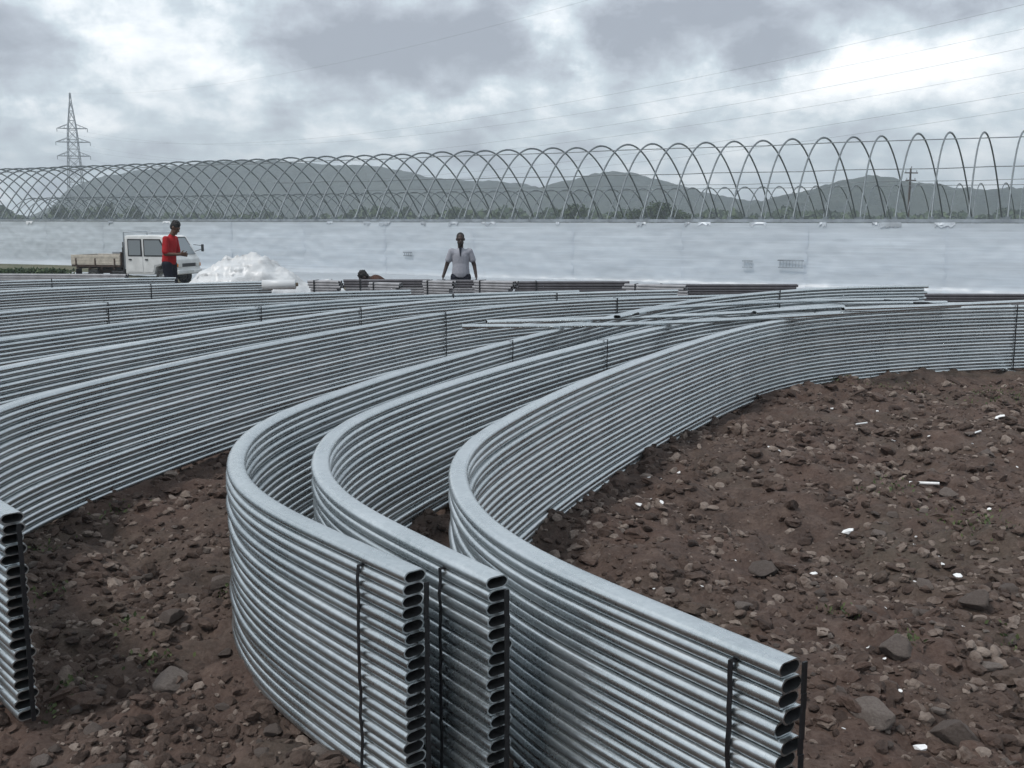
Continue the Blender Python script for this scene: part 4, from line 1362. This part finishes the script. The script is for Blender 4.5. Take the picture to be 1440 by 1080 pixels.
# uncountable clods: one mesh
def clod_field(name, n, s_lo, s_hi, seed, label, power=2.1, sub=1, mat='clod'):
    r = np.random.default_rng(seed)
    bm = bmesh.new(); bmesh.ops.create_icosphere(bm, subdivisions=1 + sub, radius=1)
    base = np.array([v.co[:] for v in bm.verts]); fc = np.array([[v.index for v in f.verts] for f in bm.faces]); bm.free()
    shapes = []
    for q in range(14):
        c = base.copy()
        for _ in range(5):
            nn_ = r.normal(0, 1, 3); nn_ /= np.linalg.norm(nn_)
            c = c - np.outer(np.clip(c @ nn_ - r.uniform(.4, .8), 0, None) * .95, nn_)
        c = c * (1 + r.normal(0, .13 if mat == 'soil' else .10, (len(c), 1)))
        if mat == 'soil': c[:, 2] *= .7
        shapes.append(c)
    shapes = np.array(shapes)
    # spread in screen-independent ground coordinates: denser where the earth is churned
    xs, ys = [], []
    while len(xs) < n:
        m = n * 2
        y = 1.7 + (12.8 - 1.7) * r.random(m) ** 1.5
        x = r.uniform(-1, 1, m) * (1.0 + .56 * y)
        dens = .45 + 1.1 * gnoise(x / .7 + seed, y / .7) + .5 * gnoise(x / .25, y / .25)
        ok = (r.random(m) < dens) & (x > -4.4) & (x < 8)
        xs += list(x[ok]); ys += list(y[ok])
    x, y = np.array(xs[:n]), np.array(ys[:n])
    s = s_lo + (s_hi - s_lo) * r.random(n) ** power
    s = s * (.7 + .06 * y)
    a = r.uniform(0, 2 * PI, n)
    sc_ = np.stack([s * r.uniform(.8, 1.4, n), s * r.uniform(.7, 1.1, n), s * r.uniform(.5, .9, n)], 1)
    pts = shapes[r.integers(0, 14, n)] * sc_[:, None, :]
    t = r.normal(0, .35, n)
    pz = pts[:, :, 2] * np.cos(t)[:, None] + pts[:, :, 0] * np.sin(t)[:, None]
    px_ = pts[:, :, 0] * np.cos(t)[:, None] - pts[:, :, 2] * np.sin(t)[:, None]
    X2 = px_ * np.cos(a)[:, None] - pts[:, :, 1] * np.sin(a)[:, None] + x[:, None]
    Y2 = px_ * np.sin(a)[:, None] + pts[:, :, 1] * np.cos(a)[:, None] + y[:, None]
    Z2 = pz + (height(x, y) + s * r.uniform(-.25, .35, n))[:, None]
    V = np.stack([X2.ravel(), Y2.ravel(), Z2.ravel()], 1)
    F = (fc[None] + (np.arange(n) * len(base))[:, None, None]).reshape(-1, 3)
    return tag(link(name, fast_mesh(name, V, F, MT[mat], False)), label, kind='stuff')
clod_field('clods', 24000, .010, .046, 21, 'loose clods and small stones over the churned earth')
clod_field('lumps', 2600, .025, .072, 23, 'half buried lumps of earth in the churned ground', 1.6, 1, 'soil')
clod_field('gravel', 20000, .005, .013, 22, 'fine crumbs and gravel over the churned earth', 1.2, 0)

# white plastic scraps and sticks
def scrap_mesh(seed, stick=False):
    r = random.Random(seed)
    if stick:
        m = MB().rod((-.5, 0, 0), (.5, 0, 0), .055, 7)
        o = m.build('scrap', MT['scrap'])
    else:
        vs, fs = [], []
        n = 7
        for top in (0, 1):
            for k in range(n):
                a = 2 * PI * k / n
                q = r.uniform(.55, 1)
                vs.append((math.cos(a) * q * .5, math.sin(a) * q * .35, top * .10 + r.uniform(-.08, .08)))
        fs = [tuple(range(n))[::-1], tuple(range(n, 2 * n))] + [(k, (k + 1) % n, n + (k + 1) % n, n + k) for k in range(n)]
        m = MB(); m.add(vs, fs); o = m.build('scrap', MT['scrap'])
    me = o.data; bpy.data.objects.remove(o)
    return me
SCR = [scrap_mesh(i) for i in range(5)]; STK = scrap_mesh(0, True)
special = [(1299, 690, 34, 1, 'longest white stick lying on the rubble at right'), (1211, 608, 18, 1, 'short white stick on the far slope at right'), (1192, 745, 18, 0, 'white scrap in the middle of the right rubble'),
           (1144, 793, 14, 0, 'white scrap near the large pale rock'), (1295, 1056, 20, 0, 'white chip near the bottom right boulder'), (1370, 622, 20, 1, 'white stick at far right below the strap'),
           (898, 723, 11, 0, 'white scrap close to the rightmost stack'), (1405, 603, 16, 0, 'white scrap at the right edge under the straight tubes'), (1346, 818, 14, 0, 'white scrap beside the dark rock at right')]
for i, (px, py, w, stk, lab) in enumerate(special):
    x, y = ground_px(px, py); s = w / FPX * math.hypot(y, 2)
    o = link('stick' if stk else 'scrap', STK if stk else SCR[i % 5], None, (x, y, float(height(x, y)) + .03), (random.uniform(-.2, .2), random.uniform(-.2, .2), random.uniform(-.5, .5)), s * 1.15)
    tag(o, lab, 'scrap')
for i in range(46):
    while True:
        px, py = rs.uniform(880, 1435), rs.uniform(570, 1060)
        x, y = ground_px(px, py)
        if clear(x, y): break
    s = rs.uniform(4, 9) / FPX * math.hypot(y, 2)
    o = link('scrap', SCR[i % 5], None, (x, y, float(height(x, y)) + .02), (rs.uniform(-.5, .5), rs.uniform(-.5, .5), rs.uniform(0, 6)), s)
    tag(o, 'tiny white plastic scrap on the dark rubble right of the stacks', 'scrap', 'tiny white scraps on the right rubble')

# weeds
def weeds(name, centres, per, size, seed, label, mat):
    r = np.random.default_rng(seed)
    C = []
    for (x, y, rad) in centres:
        n = int(per * rad / .2)
        p = r.normal(0, rad * .5, (n, 2)) + np.array([x, y])
        C.append(np.stack([p[:, 0], p[:, 1], height(p[:, 0], p[:, 1]) + r.uniform(0, size * 1.4, n)], 1))
    c = np.concatenate(C); n = len(c)
    a = r.normal(0, 1, (n, 3)); a[:, 2] = np.abs(a[:, 2]) + .4; a /= np.linalg.norm(a, axis=1)[:, None]
    b = np.cross(a, r.normal(0, 1, (n, 3))); b /= np.linalg.norm(b, axis=1)[:, None]
    s = size * r.uniform(.5, 1.3, (n, 1))
    V = np.stack([c, c + a * s * .5 + b * s * .28, c + a * s, c + a * s * .5 - b * s * .28], 1).reshape(-1, 3)
    return tag(link(name, fast_mesh(name, V, np.arange(4 * n).reshape(n, 4), mat)), label, kind='stuff')
wc = [(*ground_px(px, py), rad) for px, py, rad in ((80, 985, .13), (95, 960, .09), (170, 890, .13), (60, 770, .12), (70, 830, .10), (215, 930, .12), (160, 720, .16), (1350, 740, .25), (1380, 760, .2), (1430, 560, .5), (1280, 920, .08), (1180, 860, .12), (1250, 700, .2), (1400, 570, .4), (1150, 540, .4), (1240, 545, .5), (320, 850, .06), (1430, 900, .1))]
weeds('weeds', wc, 60, .028, 31, 'sparse green weeds sprouting between the clods', MT['weed'])
wb = [(bx(px, 47) + random.uniform(-.2, .2), 47 + random.uniform(-1, 1), .5) for px in range(-40, 92, 7)]
weeds('weed_bank', wb, 90, .20, 33, 'dark green weed bank before the wall left of the truck', MT['leaf'])
